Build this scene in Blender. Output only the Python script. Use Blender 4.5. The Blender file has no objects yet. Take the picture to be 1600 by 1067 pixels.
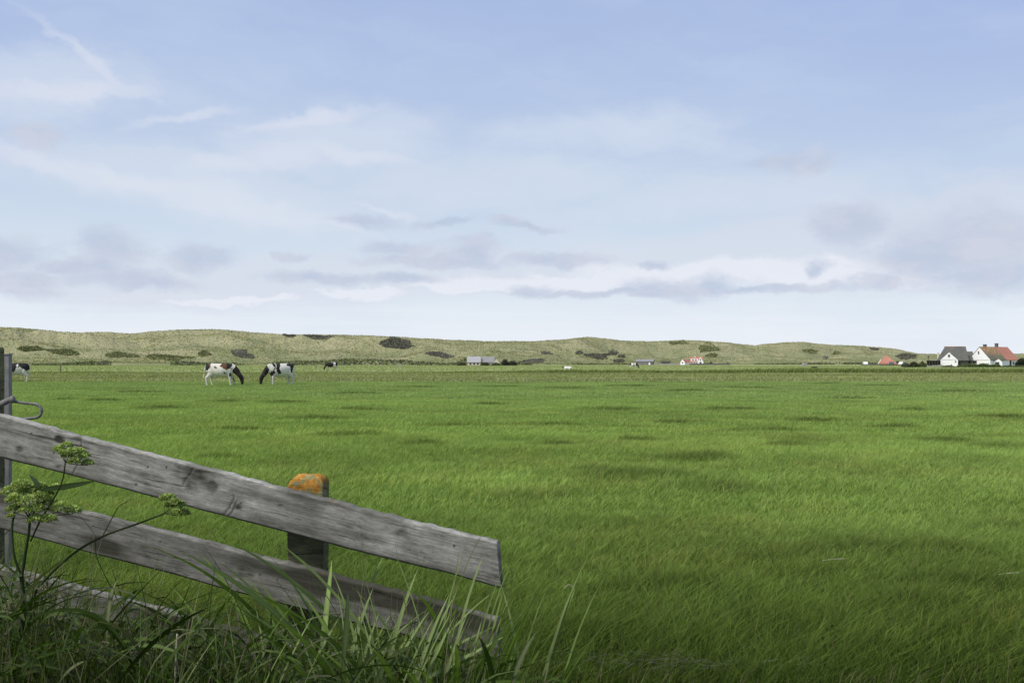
import bpy, math, random
import numpy as np
from mathutils import Vector, Matrix

S = bpy.context.scene
COL = S.collection
R = math.radians
rng = np.random.default_rng(7)
random.seed(7)
F = 1556.0; HZ = 565.0; H = 1.5

def W(px, py, Y):
    return Vector(((px - 800) / F * Y, Y, H - (py - HZ) / F * Y))
def G(px, py):
    Y = F * H / (py - HZ)
    return Vector(((px - 800) / F * Y, Y, 0))

# ------------------------------------------------------------------ noise
def _hash(ix, iy, seed):
    n = (ix.astype(np.int64) * 374761393 + iy.astype(np.int64) * 668265263 + seed * 974711) & 0x7fffffff
    n = (n ^ (n >> 13)) * 1274126177 & 0x7fffffff
    return ((n ^ (n >> 16)) & 0xffff) / 65535.0
def vnoise(x, y, seed=0):
    x = np.asarray(x, float); y = np.asarray(y, float)
    ix = np.floor(x); iy = np.floor(y); fx = x - ix; fy = y - iy
    fx = fx * fx * (3 - 2 * fx); fy = fy * fy * (3 - 2 * fy)
    a = _hash(ix, iy, seed); b = _hash(ix + 1, iy, seed)
    c = _hash(ix, iy + 1, seed); d = _hash(ix + 1, iy + 1, seed)
    return (a * (1 - fx) + b * fx) * (1 - fy) + (c * (1 - fx) + d * fx) * fy
def fbm(x, y, o=4, seed=0):
    s = 0; a = .5; t = 0
    for i in range(o):
        s = s + a * vnoise(x * 2 ** i, y * 2 ** i, seed + i * 17); t += a; a *= .5
    return s / t
def sstep(a, b, x):
    t = np.clip((x - a) / (b - a), 0, 1); return t * t * (3 - 2 * t)

# ------------------------------------------------------------------ objects
def tag(o, label=None, cat=None, group=None, kind=None):
    if label: o['label'] = label
    if cat: o['category'] = cat
    if group: o['group'] = group
    if kind: o['kind'] = kind
    return o
def empty(name, loc=(0, 0, 0), rz=0, **k):
    o = bpy.data.objects.new(name, None); COL.objects.link(o)
    o.location = loc; o.rotation_euler = (0, 0, rz); o.empty_display_size = .2
    return tag(o, **k)
def link(name, me, mat=None, parent=None, **k):
    o = bpy.data.objects.new(name, me); COL.objects.link(o)
    if mat and not me.materials: me.materials.append(mat)
    if parent: o.parent = parent
    return tag(o, **k)
def tri_mesh(name, V, T, colr=None, smooth=False):
    V = np.ascontiguousarray(V, dtype=np.float32); T = np.ascontiguousarray(T, dtype=np.int32)
    me = bpy.data.meshes.new(name)
    me.vertices.add(len(V)); me.vertices.foreach_set('co', V.ravel())
    k = T.shape[1]
    me.loops.add(T.size); me.loops.foreach_set('vertex_index', T.ravel())
    me.polygons.add(len(T)); me.polygons.foreach_set('loop_start', np.arange(0, T.size, k, dtype=np.int32))
    me.polygons.foreach_set('use_smooth', np.full(len(T), smooth))
    if colr is not None:
        a = me.color_attributes.new('Col', 'FLOAT_COLOR', 'POINT')
        c = np.ones((len(V), 4), np.float32); c[:, :3] = colr
        a.data.foreach_set('color', c.ravel())
    me.update(calc_edges=True); me.validate()
    return me
def grid_mesh(name, X, Y, Z, colr=None, smooth=True):
    n, m = X.shape
    V = np.stack([X, Y, Z], -1).reshape(-1, 3)
    i = np.arange((n - 1) * (m - 1)); r = i // (m - 1); c = i % (m - 1); a = r * m + c
    Q = np.stack([a, a + 1, a + m + 1, a + m], -1)
    return tri_mesh(name, V, Q, colr, smooth)

class MB:
    def __init__(s): s.v = []; s.f = []
    def add(s, v, f):
        b = len(s.v); s.v += [tuple(p) for p in v]; s.f += [tuple(i + b for i in q) for q in f]; return s
    def box(s, x0, x1, y0, y1, z0, z1):
        return s.add([(x0,y0,z0),(x1,y0,z0),(x1,y1,z0),(x0,y1,z0),(x0,y0,z1),(x1,y0,z1),(x1,y1,z1),(x0,y1,z1)],
                     [(0,3,2,1),(4,5,6,7),(0,1,5,4),(1,2,6,5),(2,3,7,6),(3,0,4,7)])
    def tube(s, pts, rad, n=8, ry=None, caps=True):
        """pts list of vec, rad list; ry = optional radius along the sideways (y) axis"""
        pts = [Vector(p) for p in pts]
        if not hasattr(rad, '__len__'): rad = [rad] * len(pts)
        if ry is None: ry = rad
        b = len(s.v); up = Vector((0, 1, 0))
        for i, p in enumerate(pts):
            d = (pts[min(i + 1, len(pts) - 1)] - pts[max(i - 1, 0)]).normalized()
            a = up - d * up.dot(d)
            if a.length < .1: a = Vector((1, 0, 0)) - d * d.x
            a.normalize(); c = d.cross(a)
            for k in range(n):
                t = 2 * math.pi * k / n
                q = p + a * (math.cos(t) * ry[i]) + c * (math.sin(t) * rad[i]); s.v.append(tuple(q))
        for i in range(len(pts) - 1):
            for k in range(n):
                k2 = (k + 1) % n
                s.f.append((b + i * n + k, b + i * n + k2, b + (i + 1) * n + k2, b + (i + 1) * n + k))
        if caps:
            s.f.append(tuple(b + k for k in range(n))[::-1]); e = b + (len(pts) - 1) * n
            s.f.append(tuple(e + k for k in range(n)))
        return s
    def ball(s, c, r, n=8, m=6):
        c = Vector(c); b = len(s.v)
        if not hasattr(r, '__len__'): r = (r, r, r)
        for i in range(m + 1):
            ph = math.pi * i / m
            for k in range(n):
                t = 2 * math.pi * k / n
                s.v.append((c.x + r[0] * math.sin(ph) * math.cos(t), c.y + r[1] * math.sin(ph) * math.sin(t), c.z + r[2] * math.cos(ph)))
        for i in range(m):
            for k in range(n):
                k2 = (k + 1) % n
                s.f.append((b + i * n + k, b + (i + 1) * n + k, b + (i + 1) * n + k2, b + i * n + k2))
        return s
    def mesh(s, name, smooth=False):
        me = bpy.data.meshes.new(name); me.from_pydata(s.v, [], s.f); me.update()
        if smooth: me.polygons.foreach_set('use_smooth', [True] * len(me.polygons))
        return me
    def build(s, name, mat, parent=None, smooth=False, **k):
        return link(name, s.mesh(name, smooth), mat, parent, **k)

# ------------------------------------------------------------------ materials
class NT:
    def __init__(s, tree): s.t = tree; s.n = tree.nodes; s.l = tree.links
    def node(s, typ, **k):
        n = s.n.new(typ)
        for a, v in k.items(): setattr(n, a, v)
        return n
    def put(s, sock, v):
        if isinstance(v, bpy.types.NodeSocket): s.l.new(v, sock)
        elif v is not None: sock.default_value = v
    def math(s, op, a, b=None, c=None, clamp=False):
        n = s.node('ShaderNodeMath', operation=op, use_clamp=clamp)
        s.put(n.inputs[0], a); s.put(n.inputs[1], b); s.put(n.inputs[2], c); return n.outputs[0]
    def vmath(s, op, a, b=None):
        n = s.node('ShaderNodeVectorMath', operation=op)
        s.put(n.inputs[0], a); s.put(n.inputs[1], b)
        return n.outputs['Value'] if op in ('LENGTH', 'DOT_PRODUCT', 'DISTANCE') else n.outputs[0]
    def noise(s, vec, scale, detail=4, rough=.55, dist=0, out='Fac'):
        n = s.node('ShaderNodeTexNoise'); s.put(n.inputs['Vector'], vec)
        n.inputs['Scale'].default_value = scale; n.inputs['Detail'].default_value = detail
        n.inputs['Roughness'].default_value = rough; n.inputs['Distortion'].default_value = dist
        return n.outputs[out]
    def mapr(s, v, a, b, c=0., d=1., smooth=False):
        n = s.node('ShaderNodeMapRange'); 
        if smooth: n.interpolation_type = 'SMOOTHSTEP'
        for i, q in enumerate((v, a, b, c, d)): s.put(n.inputs[i], q)
        return n.outputs[0]
    def mix(s, f, a, b, mode='MIX'):
        n = s.node('ShaderNodeMix', data_type='RGBA', blend_type=mode)
        s.put(n.inputs[0], f)
        for k, v in ((6, a), (7, b)):
            if isinstance(v, tuple) and len(v) == 3: v = (*v, 1)
            s.put(n.inputs[k], v)
        return n.outputs[2]
    def ramp(s, f, pts, interp='LINEAR'):
        n = s.node('ShaderNodeValToRGB'); s.put(n.inputs[0], f); cr = n.color_ramp; cr.interpolation = interp
        while len(cr.elements) > 1: cr.elements.remove(cr.elements[-1])
        cr.elements[0].position = pts[0][0]; cr.elements[0].color = (*pts[0][1], 1)
        for p, c in pts[1:]:
            e = cr.elements.new(p); e.color = (*c, 1)
        return n.outputs[0]
    def scale(s, vec, v):
        return s.vmath('MULTIPLY', vec, v)
    def xyz(s, vec):
        n = s.node('ShaderNodeSeparateXYZ'); s.put(n.inputs[0], vec); return n.outputs
    def comb(s, x, y, z):
        n = s.node('ShaderNodeCombineXYZ')
        for i, v in enumerate((x, y, z)): s.put(n.inputs[i], v)
        return n.outputs[0]
def newmat(name):
    m = bpy.data.materials.new(name); m.use_nodes = True; t = NT(m.node_tree)
    for n in list(m.node_tree.nodes): m.node_tree.nodes.remove(n)
    out = t.node('ShaderNodeOutputMaterial'); p = t.node('ShaderNodeBsdfPrincipled')
    t.l.new(p.outputs[0], out.inputs[0]); return m, t, p, out
def simple(name, col, rough=.8, var=.25, scale=3, bump=.0, metal=0, spec=.3, vec='Object'):
    m, t, p, out = newmat(name)
    tc = t.node('ShaderNodeTexCoord').outputs[vec]
    n = t.noise(tc, scale, 6, .6)
    n2 = t.noise(tc, scale * .22, 3)
    f = t.math('ADD', t.math('MULTIPLY', n, .6), t.math('MULTIPLY', n2, .4))
    lo = tuple(c * (1 - var) for c in col); hi = tuple(min(1, c * (1 + var)) for c in col)
    c = t.mix(t.mapr(f, .3, .7), lo, hi)
    t.put(p.inputs['Base Color'], c); p.inputs['Roughness'].default_value = rough
    p.inputs['Metallic'].default_value = metal; p.inputs['Specular IOR Level'].default_value = spec
    if bump:
        b = t.node('ShaderNodeBump'); b.inputs['Strength'].default_value = bump; t.put(b.inputs['Height'], n)
        b.inputs['Distance'].default_value = .05
        t.l.new(b.outputs[0], p.inputs['Normal'])
    return m
def vegmat(name, trans=.3, rough=.55, spec=.25, gain=1.0):
    m, t, p, out = newmat(name)
    a = t.node('ShaderNodeAttribute', attribute_name='Col').outputs['Color']
    n = t.noise(t.node('ShaderNodeTexCoord').outputs['Object'], 9, 3)
    c = t.mix(1.0, a, t.mix(t.mapr(n, .25, .75), (.78 * gain,) * 3, (1.2 * gain,) * 3), 'MULTIPLY')
    t.put(p.inputs['Base Color'], c); p.inputs['Roughness'].default_value = rough
    p.inputs['Specular IOR Level'].default_value = spec
    tr = t.node('ShaderNodeBsdfTranslucent'); t.put(tr.inputs[0], t.mix(1.0, c, (1.15, 1.25, .6), 'MULTIPLY'))
    mx = t.node('ShaderNodeMixShader'); mx.inputs[0].default_value = trans
    t.l.new(p.outputs[0], mx.inputs[1]); t.l.new(tr.outputs[0], mx.inputs[2]); t.l.new(mx.outputs[0], out.inputs[0])
    return m
M = {}
M['grass'] = vegmat('grass_blades', .35, .8, .03)
M['reed'] = vegmat('reed_leaf', .3, .6, .12)
M['foliage'] = vegmat('shrub_foliage', .15, .7, .1)
M['white_wall'] = simple('white_render', (.79, .80, .82), .85, .06, 1.5)
M['cream_wall'] = simple('cream_render', (.55, .51, .40), .85, .08, 1.5)
M['dark_wall'] = simple('dark_boards', (.045, .045, .04), .9, .3, 2)
M['grey_roof'] = simple('grey_roof_tiles', (.105, .105, .095), .85, .35, 2.2, .4)
M['light_roof'] = simple('pale_grey_roof', (.34, .34, .34), .7, .12, 2, .2)
M['dull_roof'] = simple('dull_grey_roof', (.24, .24, .24), .85, .2, 2, .2)
M['red_roof'] = simple('red_roof_tiles', (.40, .175, .125), .8, .25, 1.4, .3)
M['window'] = simple('window_glass', (.03, .035, .04), .15, .2, 2, 0, 0, .6)
M['frame'] = simple('window_frame', (.55, .55, .53), .6, .1, 4)
M['stone'] = simple('garden_wall_stone', (.30, .29, .27), .9, .35, 1.2, .3)
M['dark_stone'] = simple('dark_wall_stone', (.12, .12, .11), .9, .35, 1.2, .3)
M['metal'] = simple('galvanised_metal', (.20, .20, .195), .55, .25, 30, .1, .3)
M['rust_metal'] = simple('weathered_pipe', (.16, .155, .145), .6, .35, 60, .3, .3)
M['stake'] = simple('old_stake_wood', (.12, .11, .09), .9, .3, 6)
M['straw'] = simple('dry_straw', (.30, .28, .19), .8, .25, 25)
M['carpaint'] = simple('white_car_paint', (.75, .76, .78), .3, .03, 1, 0, 0, .5)
M['darkcar'] = simple('dark_car_paint', (.08, .09, .11), .3, .05, 1, 0, 0, .5)
M['rubber'] = simple('tyre_rubber', (.02, .02, .02), .8, .1, 4)
M['horn'] = simple('cow_horn', (.10, .09, .08), .5, .3, 12)
M['eye'] = simple('cow_eye', (.01, .01, .01), .15, .1, 3)

def roofmoss():
    m, t, p, out = newmat('mossy_roof_tiles')
    tc = t.node('ShaderNodeTexCoord').outputs['Object']
    z = t.xyz(tc)[2]
    n = t.noise(tc, 1.6, 6, .75); n2 = t.noise(tc, .5, 3)
    base = t.mix(t.mapr(n2, .35, .65), (.10, .10, .085), (.15, .15, .065))
    msk = t.math('MULTIPLY', t.mapr(n, .47, .54), t.mapr(z, 3.2, 4.6))
    c = t.mix(msk, base, (.46, .23, .10))
    t.put(p.inputs['Base Color'], c); p.inputs['Roughness'].default_value = .85
    return m
M['moss_roof'] = roofmoss()

def coat():
    m, t, p, out = newmat('cow_coat')
    a = t.node('ShaderNodeAttribute', attribute_name='Col').outputs['Color']
    n = t.noise(t.node('ShaderNodeTexCoord').outputs['Object'], 14, 4)
    t.put(p.inputs['Base Color'], t.mix(1., a, t.mix(n, (.8, .8, .78), (1.1, 1.1, 1.08)), 'MULTIPLY'))
    p.inputs['Roughness'].default_value = .75; p.inputs['Specular IOR Level'].default_value = .2
    return m
M['coat'] = coat()

def wood(name, light=1.0, lich=0):
    m, t, p, out = newmat(name)
    tc = t.node('ShaderNodeTexCoord').outputs['Object']
    st = t.node('ShaderNodeAttribute', attribute_name='Col').outputs['Color']
    sx = t.xyz(st)      # x: darkness, y: grain shift, z: lichen
    big = t.noise(t.scale(tc, (1.5, 3, 4)), 1, 3)
    sh = t.math('ADD', t.math('MULTIPLY', big, .05), t.math('MULTIPLY', sx[1], .06))
    v = t.vmath('ADD', tc, t.comb(0., 0., sh))
    g1 = t.noise(t.scale(v, (3.5, 30, 55)), 1, 7, .72)
    g2 = t.noise(t.scale(v, (22, 90, 230)), 1, 4, .65)
    g3 = t.noise(t.scale(tc, (9, 9, 16)), 1, 7, .75)
    crack = t.mapr(t.noise(t.scale(v, (2.2, 20, 85)), 1, 4, .6), .62, .66)
    f = t.math('ADD', t.math('MULTIPLY', g1, .34), t.math('ADD', t.math('MULTIPLY', g2, .22), t.math('MULTIPLY', g3, .44)))
    k = light
    c = t.ramp(f, [(.38, (.08*k, .078*k, .068*k)), (.46, (.18*k, .177*k, .16*k)), (.54, (.275*k, .27*k, .248*k)), (.64, (.46*k, .45*k, .42*k))])
    c = t.mix(t.math('MULTIPLY', crack, .65), c, (.025, .023, .02))
    if light < .9: c = t.mix(1., c, (.98, 1., .52), 'MULTIPLY')
    c = t.mix(t.math('MULTIPLY', sx[0], 1., clamp=True), c, (.046, .045, .036))
    ln = t.noise(tc, 55, 7, .8)
    lm = t.mapr(t.math('ADD', sx[2], t.math('MULTIPLY', t.math('SUBTRACT', ln, .5), 1.6)), .42, .52)
    lc = t.mix(t.mapr(t.noise(tc, 60, 3), .35, .65), (.22, .105, .022), (.37, .195, .045))
    c = t.mix(lm, c, lc)
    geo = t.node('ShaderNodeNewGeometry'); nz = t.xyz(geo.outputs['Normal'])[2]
    c = t.mix(t.math('MULTIPLY', t.mapr(nz, .4, .95), .45), c, t.mix(1., c, (1.9, 1.9, 1.85), 'MULTIPLY'))  # up-facing wood painted lighter, as if lit from above
    t.put(p.inputs['Base Color'], c); p.inputs['Roughness'].default_value = .95; p.inputs['Specular IOR Level'].default_value = .04
    b = t.node('ShaderNodeBump'); b.inputs['Strength'].default_value = 1.0; b.inputs['Distance'].default_value = .008
    t.put(b.inputs['Height'], t.math('SUBTRACT', f, t.math('MULTIPLY', crack, .5)))
    t.l.new(b.outputs[0], p.inputs['Normal'])
    return m
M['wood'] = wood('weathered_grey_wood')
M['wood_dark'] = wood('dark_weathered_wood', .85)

# ------------------------------------------------------------------ world and light
SUN_EL, SUN_AZ = 49, 230       # azimuth clockwise from +Y: behind the camera and to the left
world = bpy.data.worlds.new('World'); S.world = world; world.use_nodes = True
def build_world():
    t = NT(world.node_tree)
    for n in list(t.n): t.n.remove(n)
    out = t.node('ShaderNodeOutputWorld'); bg = t.node('ShaderNodeBackground'); t.l.new(bg.outputs[0], out.inputs[0])
    sky = t.node('ShaderNodeTexSky', sky_type='NISHITA'); sky.sun_disc = False
    sky.sun_elevation = R(SUN_EL); sky.sun_rotation = R(SUN_AZ); sky.air_density = 1.0; sky.dust_density = 1.2
    K = .095
    d = t.vmath('NORMALIZE', t.node('ShaderNodeTexCoord').outputs['Generated'])
    x, y, z = t.xyz(d)
    az = t.math('ARCTAN2', x, y); el = t.math('ARCSINE', z)
    base = t.mix(1.0, sky.outputs[0], (K, K, K), 'MULTIPLY')
    # pixel-free cloud coordinates: azimuth and elevation in radians
    uv = t.comb(az, el, 0.)
    wn = t.noise(t.scale(uv, (1, 1.6, 1)), 11, 5, .62, 0, 'Color')
    warp = t.scale(t.vmath('SUBTRACT', wn, (.5, .5, .5)), (.085, .045, 0))
    uw = t.vmath('ADD', uv, warp)
    uvx = t.xyz(uw)
    # high thin veil
    veil = t.ramp(t.mapr(el, -.02, .50), [(0., (.93, .97, 1.05)), (.09, (.87, .925, 1.01)), (.2, (.72, .81, .915)), (.36, (.59, .695, .86)), (.6, (.455, .57, .83)), (.8, (.405, .51, .80)), (1., (.36, .47, .77))])
    c = t.mix(.88, base, veil)
    side = t.mapr(az, .1, .5)
    c = t.mix(t.math('MULTIPLY', t.math('MULTIPLY', side, t.mapr(el, .1, .35)), .45), c, (.36, .46, .77))
    # broad streaks
    rot = t.comb(t.math('ADD', t.math('MULTIPLY', uvx[0], 1.0), t.math('MULTIPLY', uvx[1], -.5)), t.math('ADD', t.math('MULTIPLY', uvx[1], 1.), t.math('MULTIPLY', uvx[0], .12)), 0.)
    s1 = t.noise(t.scale(rot, (2.2, 9.5, 1)), 1.3, 7, .6)
    m1 = t.math('MULTIPLY', t.mapr(s1, .46, .70, smooth=True), t.mapr(el, .36, .12))
    c = t.mix(t.math('MULTIPLY', m1, .5), c, (.72, .77, .87))
    s2 = t.noise(t.scale(rot, (1.3, 4.5, 1)), 2.1, 5, .6)
    c = t.mix(t.math('MULTIPLY', t.mapr(s2, .42, .66, smooth=True), .22), c, (.60, .72, .86))
    def px(p, q):   # degrees of the sky as (azimuth, elevation)
        a = math.atan((p - 800) / F); return a, math.atan((HZ - q) / F * math.cos(a))
    def blob(p, q, rx, ry, ang=0, soft=(1.15, .35), src=None):
        a, e = px(p, q); v = t.vmath('SUBTRACT', src or uw, (a, e, 0))
        if ang:
            ca, sa = math.cos(R(ang)), math.sin(R(ang)); w = t.xyz(v)
            v = t.comb(t.math('ADD', t.math('MULTIPLY', w[0], ca), t.math('MULTIPLY', w[1], sa)), t.math('SUBTRACT', t.math('MULTIPLY', w[1], ca), t.math('MULTIPLY', w[0], sa)), 0.)
        l = t.vmath('LENGTH', t.scale(v, (F / rx, F / ry, 0)))
        return t.mapr(l, soft[0], soft[1], smooth=True)
    def many(lst, **k):
        r = None
        for b in lst:
            m = blob(*b, **k); r = m if r is None else t.math('MAXIMUM', r, m)
        return r
    fine = t.noise(t.scale(rot, (7, 34, 1)), 1.2, 6, .65)
    fm = t.mapr(fine, .30, .66, .25, 1.)
    big = t.noise(t.scale(rot, (3.2, 7.5, 1)), 1.7, 7, .64)
    det = t.noise(t.scale(uv, (1, 1.7, 1)), 19, 7, .62)
    det2 = t.noise(t.scale(uw, (1, 1.8, 1)), 52, 5, .62)
    def dens(lst, amp, lo, hi, nz, src=None):
        m = None                                  # 1 in the middle of a cloud, falling off to 0 and below
        for b in lst:
            q = blob(*b, soft=(1.9, 0.), src=src); m = q if m is None else t.math('MAXIMUM', m, q)
        return t.mapr(t.math('ADD', m, t.math('MULTIPLY', t.math('SUBTRACT', nz, .5), amp)), lo, hi, smooth=True)
    # wide white veils left and centre
    vl = dens([(330, 290, 330, 60, -8), (520, 225, 200, 60, 6), (760, 285, 300, 50, 2), (60, 130, 150, 60, 8), (950, 205, 220, 40, 2), (1150, 300, 300, 40, 2)], 1.3, .30, 1.0, big)
    c = t.mix(t.math('MULTIPLY', vl, .52), c, (.70, .765, .865))
    wis = dens([(60, 248, 130, 14, -14), (200, 280, 140, 16, -15), (360, 318, 190, 22, -9), (480, 342, 120, 9, -10), (620, 330, 60, 6, -13),
                (140, 88, 90, 10, -32), (95, 140, 130, 12, 7), (280, 178, 80, 8, 12), (480, 187, 110, 10, 12), (400, 250, 110, 20, 12), (560, 240, 90, 12, -6)], .8, .12, 1.15, fine)
    c = t.mix(t.math('MULTIPLY', wis, .46), c, (.78, .80, .885))
    # pale mauve bank rising to the right, then bright gaps along its foot
    bank = dens([(1150, 400, 420, 50, 5), (1450, 375, 300, 75, 5), (760, 430, 380, 40), (300, 440, 330, 36)], .9, .25, .8, big)
    c = t.mix(t.math('MULTIPLY', bank, .62), c, (.685, .725, .825))
    brt = dens([(1130, 425, 260, 22), (1260, 436, 120, 18), (900, 442, 240, 14), (740, 452, 130, 10), (560, 462, 70, 7), (1430, 444, 60, 10), (360, 470, 90, 6)], 1.1, .30, .8, det)
    c = t.mix(t.math('MULTIPLY', brt, .75), c, (.83, .855, .93))
    # broken low grey cloud
    def cloud(lst, amp, lo, hi, strength, c):
        m = dens(lst, amp, lo, hi, t.math('ADD', t.math('MULTIPLY', det, .68), t.math('MULTIPLY', det2, .32)))
        col = t.mix(t.mapr(det, .38, .62), (.475, .56, .72), (.60, .635, .75))
        return t.mix(t.math('MULTIPLY', m, strength), c, col), m
    lst = [(20, 392, 62, 26), (168, 385, 46, 34), (310, 398, 62, 20), (125, 418, 60, 14), (620, 386, 62, 14), (735, 393, 44, 20), (680, 408, 120, 12),
           (865, 404, 70, 10), (1025, 412, 34, 8), (1040, 452, 78, 17), (1120, 448, 44, 17), (830, 457, 34, 14), (960, 462, 160, 7), (470, 402, 30, 9), (510, 440, 90, 9), (620, 440, 60, 9),
           (1325, 356, 52, 30), (1275, 424, 20, 12), (1370, 444, 30, 13), (1520, 375, 120, 48), (1450, 400, 80, 34), (1560, 432, 130, 28), (1210, 248, 60, 13), (1270, 258, 42, 12),
           (1200, 456, 130, 7), (30, 440, 60, 20), (570, 345, 60, 10), (700, 348, 46, 8), (790, 350, 30, 7), (205, 436, 100, 14), (60, 208, 36, 18), (820, 355, 50, 6)]
    lst = [(a, b, w_ * 1.12, h_ * 1.15) for a, b, w_, h_ in lst]
    c, cm = cloud(lst, 1.35, .22, .98, .78, c)
    # thin striation low down
    st = t.noise(t.scale(uv, (2, 60, 1)), 2.2, 4, .6)
    c = t.mix(t.math('MULTIPLY', t.math('MULTIPLY', t.mapr(st, .42, .62), t.mapr(el, .075, .035)), .30), c, (.86, .885, .95))
    # darker toward the ground, below the horizon
    c = t.mix(t.mapr(el, 0., -.06), c, (.16, .2, .09))
    t.put(bg.inputs[0], c); bg.inputs[1].default_value = 1.0
build_world()
world.cycles.sampling_method = 'MANUAL'; world.cycles.sample_map_resolution = 512

sl = bpy.data.lights.new('sun_light', 'SUN'); sl.energy = 3.9; sl.angle = R(13); sl.color = (1, .93, .80)
so = bpy.data.objects.new('sun_light', sl); COL.objects.link(so)
sd = Vector((math.sin(R(SUN_AZ)) * math.cos(R(SUN_EL)), math.cos(R(SUN_AZ)) * math.cos(R(SUN_EL)), math.sin(R(SUN_EL))))
so.rotation_euler = sd.to_track_quat('Z', 'Y').to_euler(); so.location = (0, 0, 50)

cam = bpy.data.cameras.new('camera'); co = bpy.data.objects.new('camera', cam); COL.objects.link(co)
co.location = (0, 0, H); co.rotation_euler = (R(90), 0, 0)
cam.sensor_width = 36; cam.lens = 36 * F / 1600; cam.shift_y = (HZ - 533.5) / 1600
cam.clip_start = .05; cam.clip_end = 8000; S.camera = co
S.render.engine = 'CYCLES'; S.view_settings.view_transform = 'Standard'; S.view_settings.look = 'None'
S.view_settings.exposure = 0; S.view_settings.gamma = 1

# ------------------------------------------------------------------ ground
def ground_z(x, y):
    x = np.asarray(x, float); y = np.asarray(y, float)
    z = (fbm(x * .55, y * .55, 3, 3) - .5) * .10 * sstep(300, 4, y)
    z = z + (fbm(x * .12, y * .12, 2, 5) - .5) * .14 * sstep(400, 8, y) * sstep(3.5, 9, y)
    ditch = sstep(4.55, 3.95, y + .1 * np.sin(x * 2.1)) * sstep(1.5, 2.5, y)
    z = z - .5 * ditch
    return z
def spaced(lo, hi, a, k):
    v = [0.]; d = a
    while v[-1] < hi: v.append(v[-1] + d); d = max(a, v[-1] * k)
    w = [0.]; d = a
    while w[-1] > lo: w.append(w[-1] - d); d = max(a, -w[-1] * k)
    return np.array(sorted(set(w[1:] + v)))
gx = spaced(-2500, 2500, .14, .03); gy = spaced(-60, 3500, .14, .022)
GX, GY = np.meshgrid(gx, gy)
GZ = ground_z(GX, GY)
def ground_mat():
    m, t, p, out = newmat('meadow_ground')
    pos = t.node('ShaderNodeNewGeometry').outputs['Position']
    x, y, z = t.xyz(pos)
    j = t.noise(t.scale(pos, (.02, .10, 0)), 1, 4)
    yj = t.math('MULTIPLY', y, t.mapr(j, .3, .7, .975, 1.025))
    r = t.math('DIVIDE', F * H, t.math('MAXIMUM', yj, 2.))       # rows follow the distance from the lane
    f = t.math('DIVIDE', r, 100.)
    base = t.ramp(f, [(0, (.31, .31, .15)), (.07, (.30, .325, .15)), (.10, (.28, .32, .135)), (.155, (.265, .30, .125)), (.168, (.18, .225, .08)), (.182, (.22, .245, .11)), (.30, (.225, .25, .115)), (.318, (.205, .245, .105)),
                     (.325, (.19, .27, .092)), (.6, (.155, .23, .063)), (1., (.09, .15, .02)), ])  # nearest rows painted darker to shade the foreground
    n1 = t.noise(t.scale(pos, (.25, .8, 1)), 1, 6, .65); n2 = t.noise(t.scale(pos, (1.6, 2.5, 1)), 1, 5, .7)
    n3 = t.noise(t.scale(pos, (.015, .05, 1)), 1, 4, .6)
    v = t.math('ADD', t.math('MULTIPLY', n1, .4), t.math('ADD', t.math('MULTIPLY', n2, .35), t.math('MULTIPLY', n3, .25)))
    c = t.mix(1., base, t.mix(t.mapr(v, .32, .68), (.68, .70, .66), (1.28, 1.26, 1.3)), 'MULTIPLY')
    dry = t.mapr(t.noise(t.scale(pos, (.06, .12, 1)), 1, 5, .7), .56, .68)
    far = t.mapr(y, 70, 90)
    c = t.mix(t.math('MULTIPLY', t.math('MULTIPLY', dry, far), .5), c, (.26, .25, .15))
    # soil near the ditch
    soil = t.math('MULTIPLY', t.mapr(y, 4.9, 4.3), t.mapr(n2, .42, .58))
    c = t.mix(soil, c, (.035, .035, .018))
    t.put(p.inputs['Base Color'], c); p.inputs['Roughness'].default_value = .95; p.inputs['Specular IOR Level'].default_value = .05
    b = t.node('ShaderNodeBump'); b.inputs['Strength'].default_value = .6; b.inputs['Distance'].default_value = .12
    t.put(b.inputs['Height'], t.noise(t.scale(pos, (2, 3, 1)), 1, 5, .7)); t.l.new(b.outputs[0], p.inputs['Normal'])
    return m
link('ground', grid_mesh('ground', GX, GY, GZ), ground_mat(), kind='structure')

# ------------------------------------------------------------------ dunes
rk = [(-2600,520),(-1800,508),(-1200,517),(-700,506),(-300,513),(-80,508),(0,510),(60,514),(120,519),(170,518),(205,520),(240,516),(280,513.5),(340,514),(400,519),(450,521.5),(500,521),(560,522.5),(620,525),
      (700,530),(760,532),(830,532.5),(880,529),(905,526.5),(922,525.5),(945,528),(970,531),(1010,533),(1060,530.5),(1100,531.5),(1150,536),(1180,538.5),(1200,536),(1225,534),(1255,533.5),(1300,538),(1350,540.5),(1380,542),
      (1400,544.5),(1435,551),(1470,552),(1500,550),(1560,552),(1640,550),(1800,553),(2200,545),(2800,550),(3600,542),(4400,548)]
fk = [(-2600,380),(0,395),(400,400),(740,420),(1000,480),(1400,540),(1600,560),(2400,560),(4400,520)]
du = np.concatenate([np.arange(-2600, -100, 8.), np.arange(-100, 1700, 1.6), np.arange(1700, 4400, 8.)])
dt = np.concatenate([np.linspace(-.03, 1.25, 110), np.linspace(1.3, 2.4, 14)])
DU, DT = np.meshgrid(du, dt)
Yf = np.interp(DU, *zip(*fk)); Yr = Yf + 190 + 30 * np.sin(DU / 170.) 
DY = Yf + (Yr - Yf) * DT; DX = (DU - 800) / F * DY
ty = np.interp(DU, *zip(*rk))
ty = ty + (fbm(DU * .03, DU * 0, 3, 9) - .5) * 1.6
zr = H + (HZ - ty) / F * Yr
tt = np.clip(DT, 0, 1)
prof = .25 * tt + .75 * (tt * tt * (3 - 2 * tt)) ** .9
prof = np.where(DT > 1, 1 - .55 * np.clip((DT - 1) / 1.4, 0, 1) ** 1.2, prof)
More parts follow.
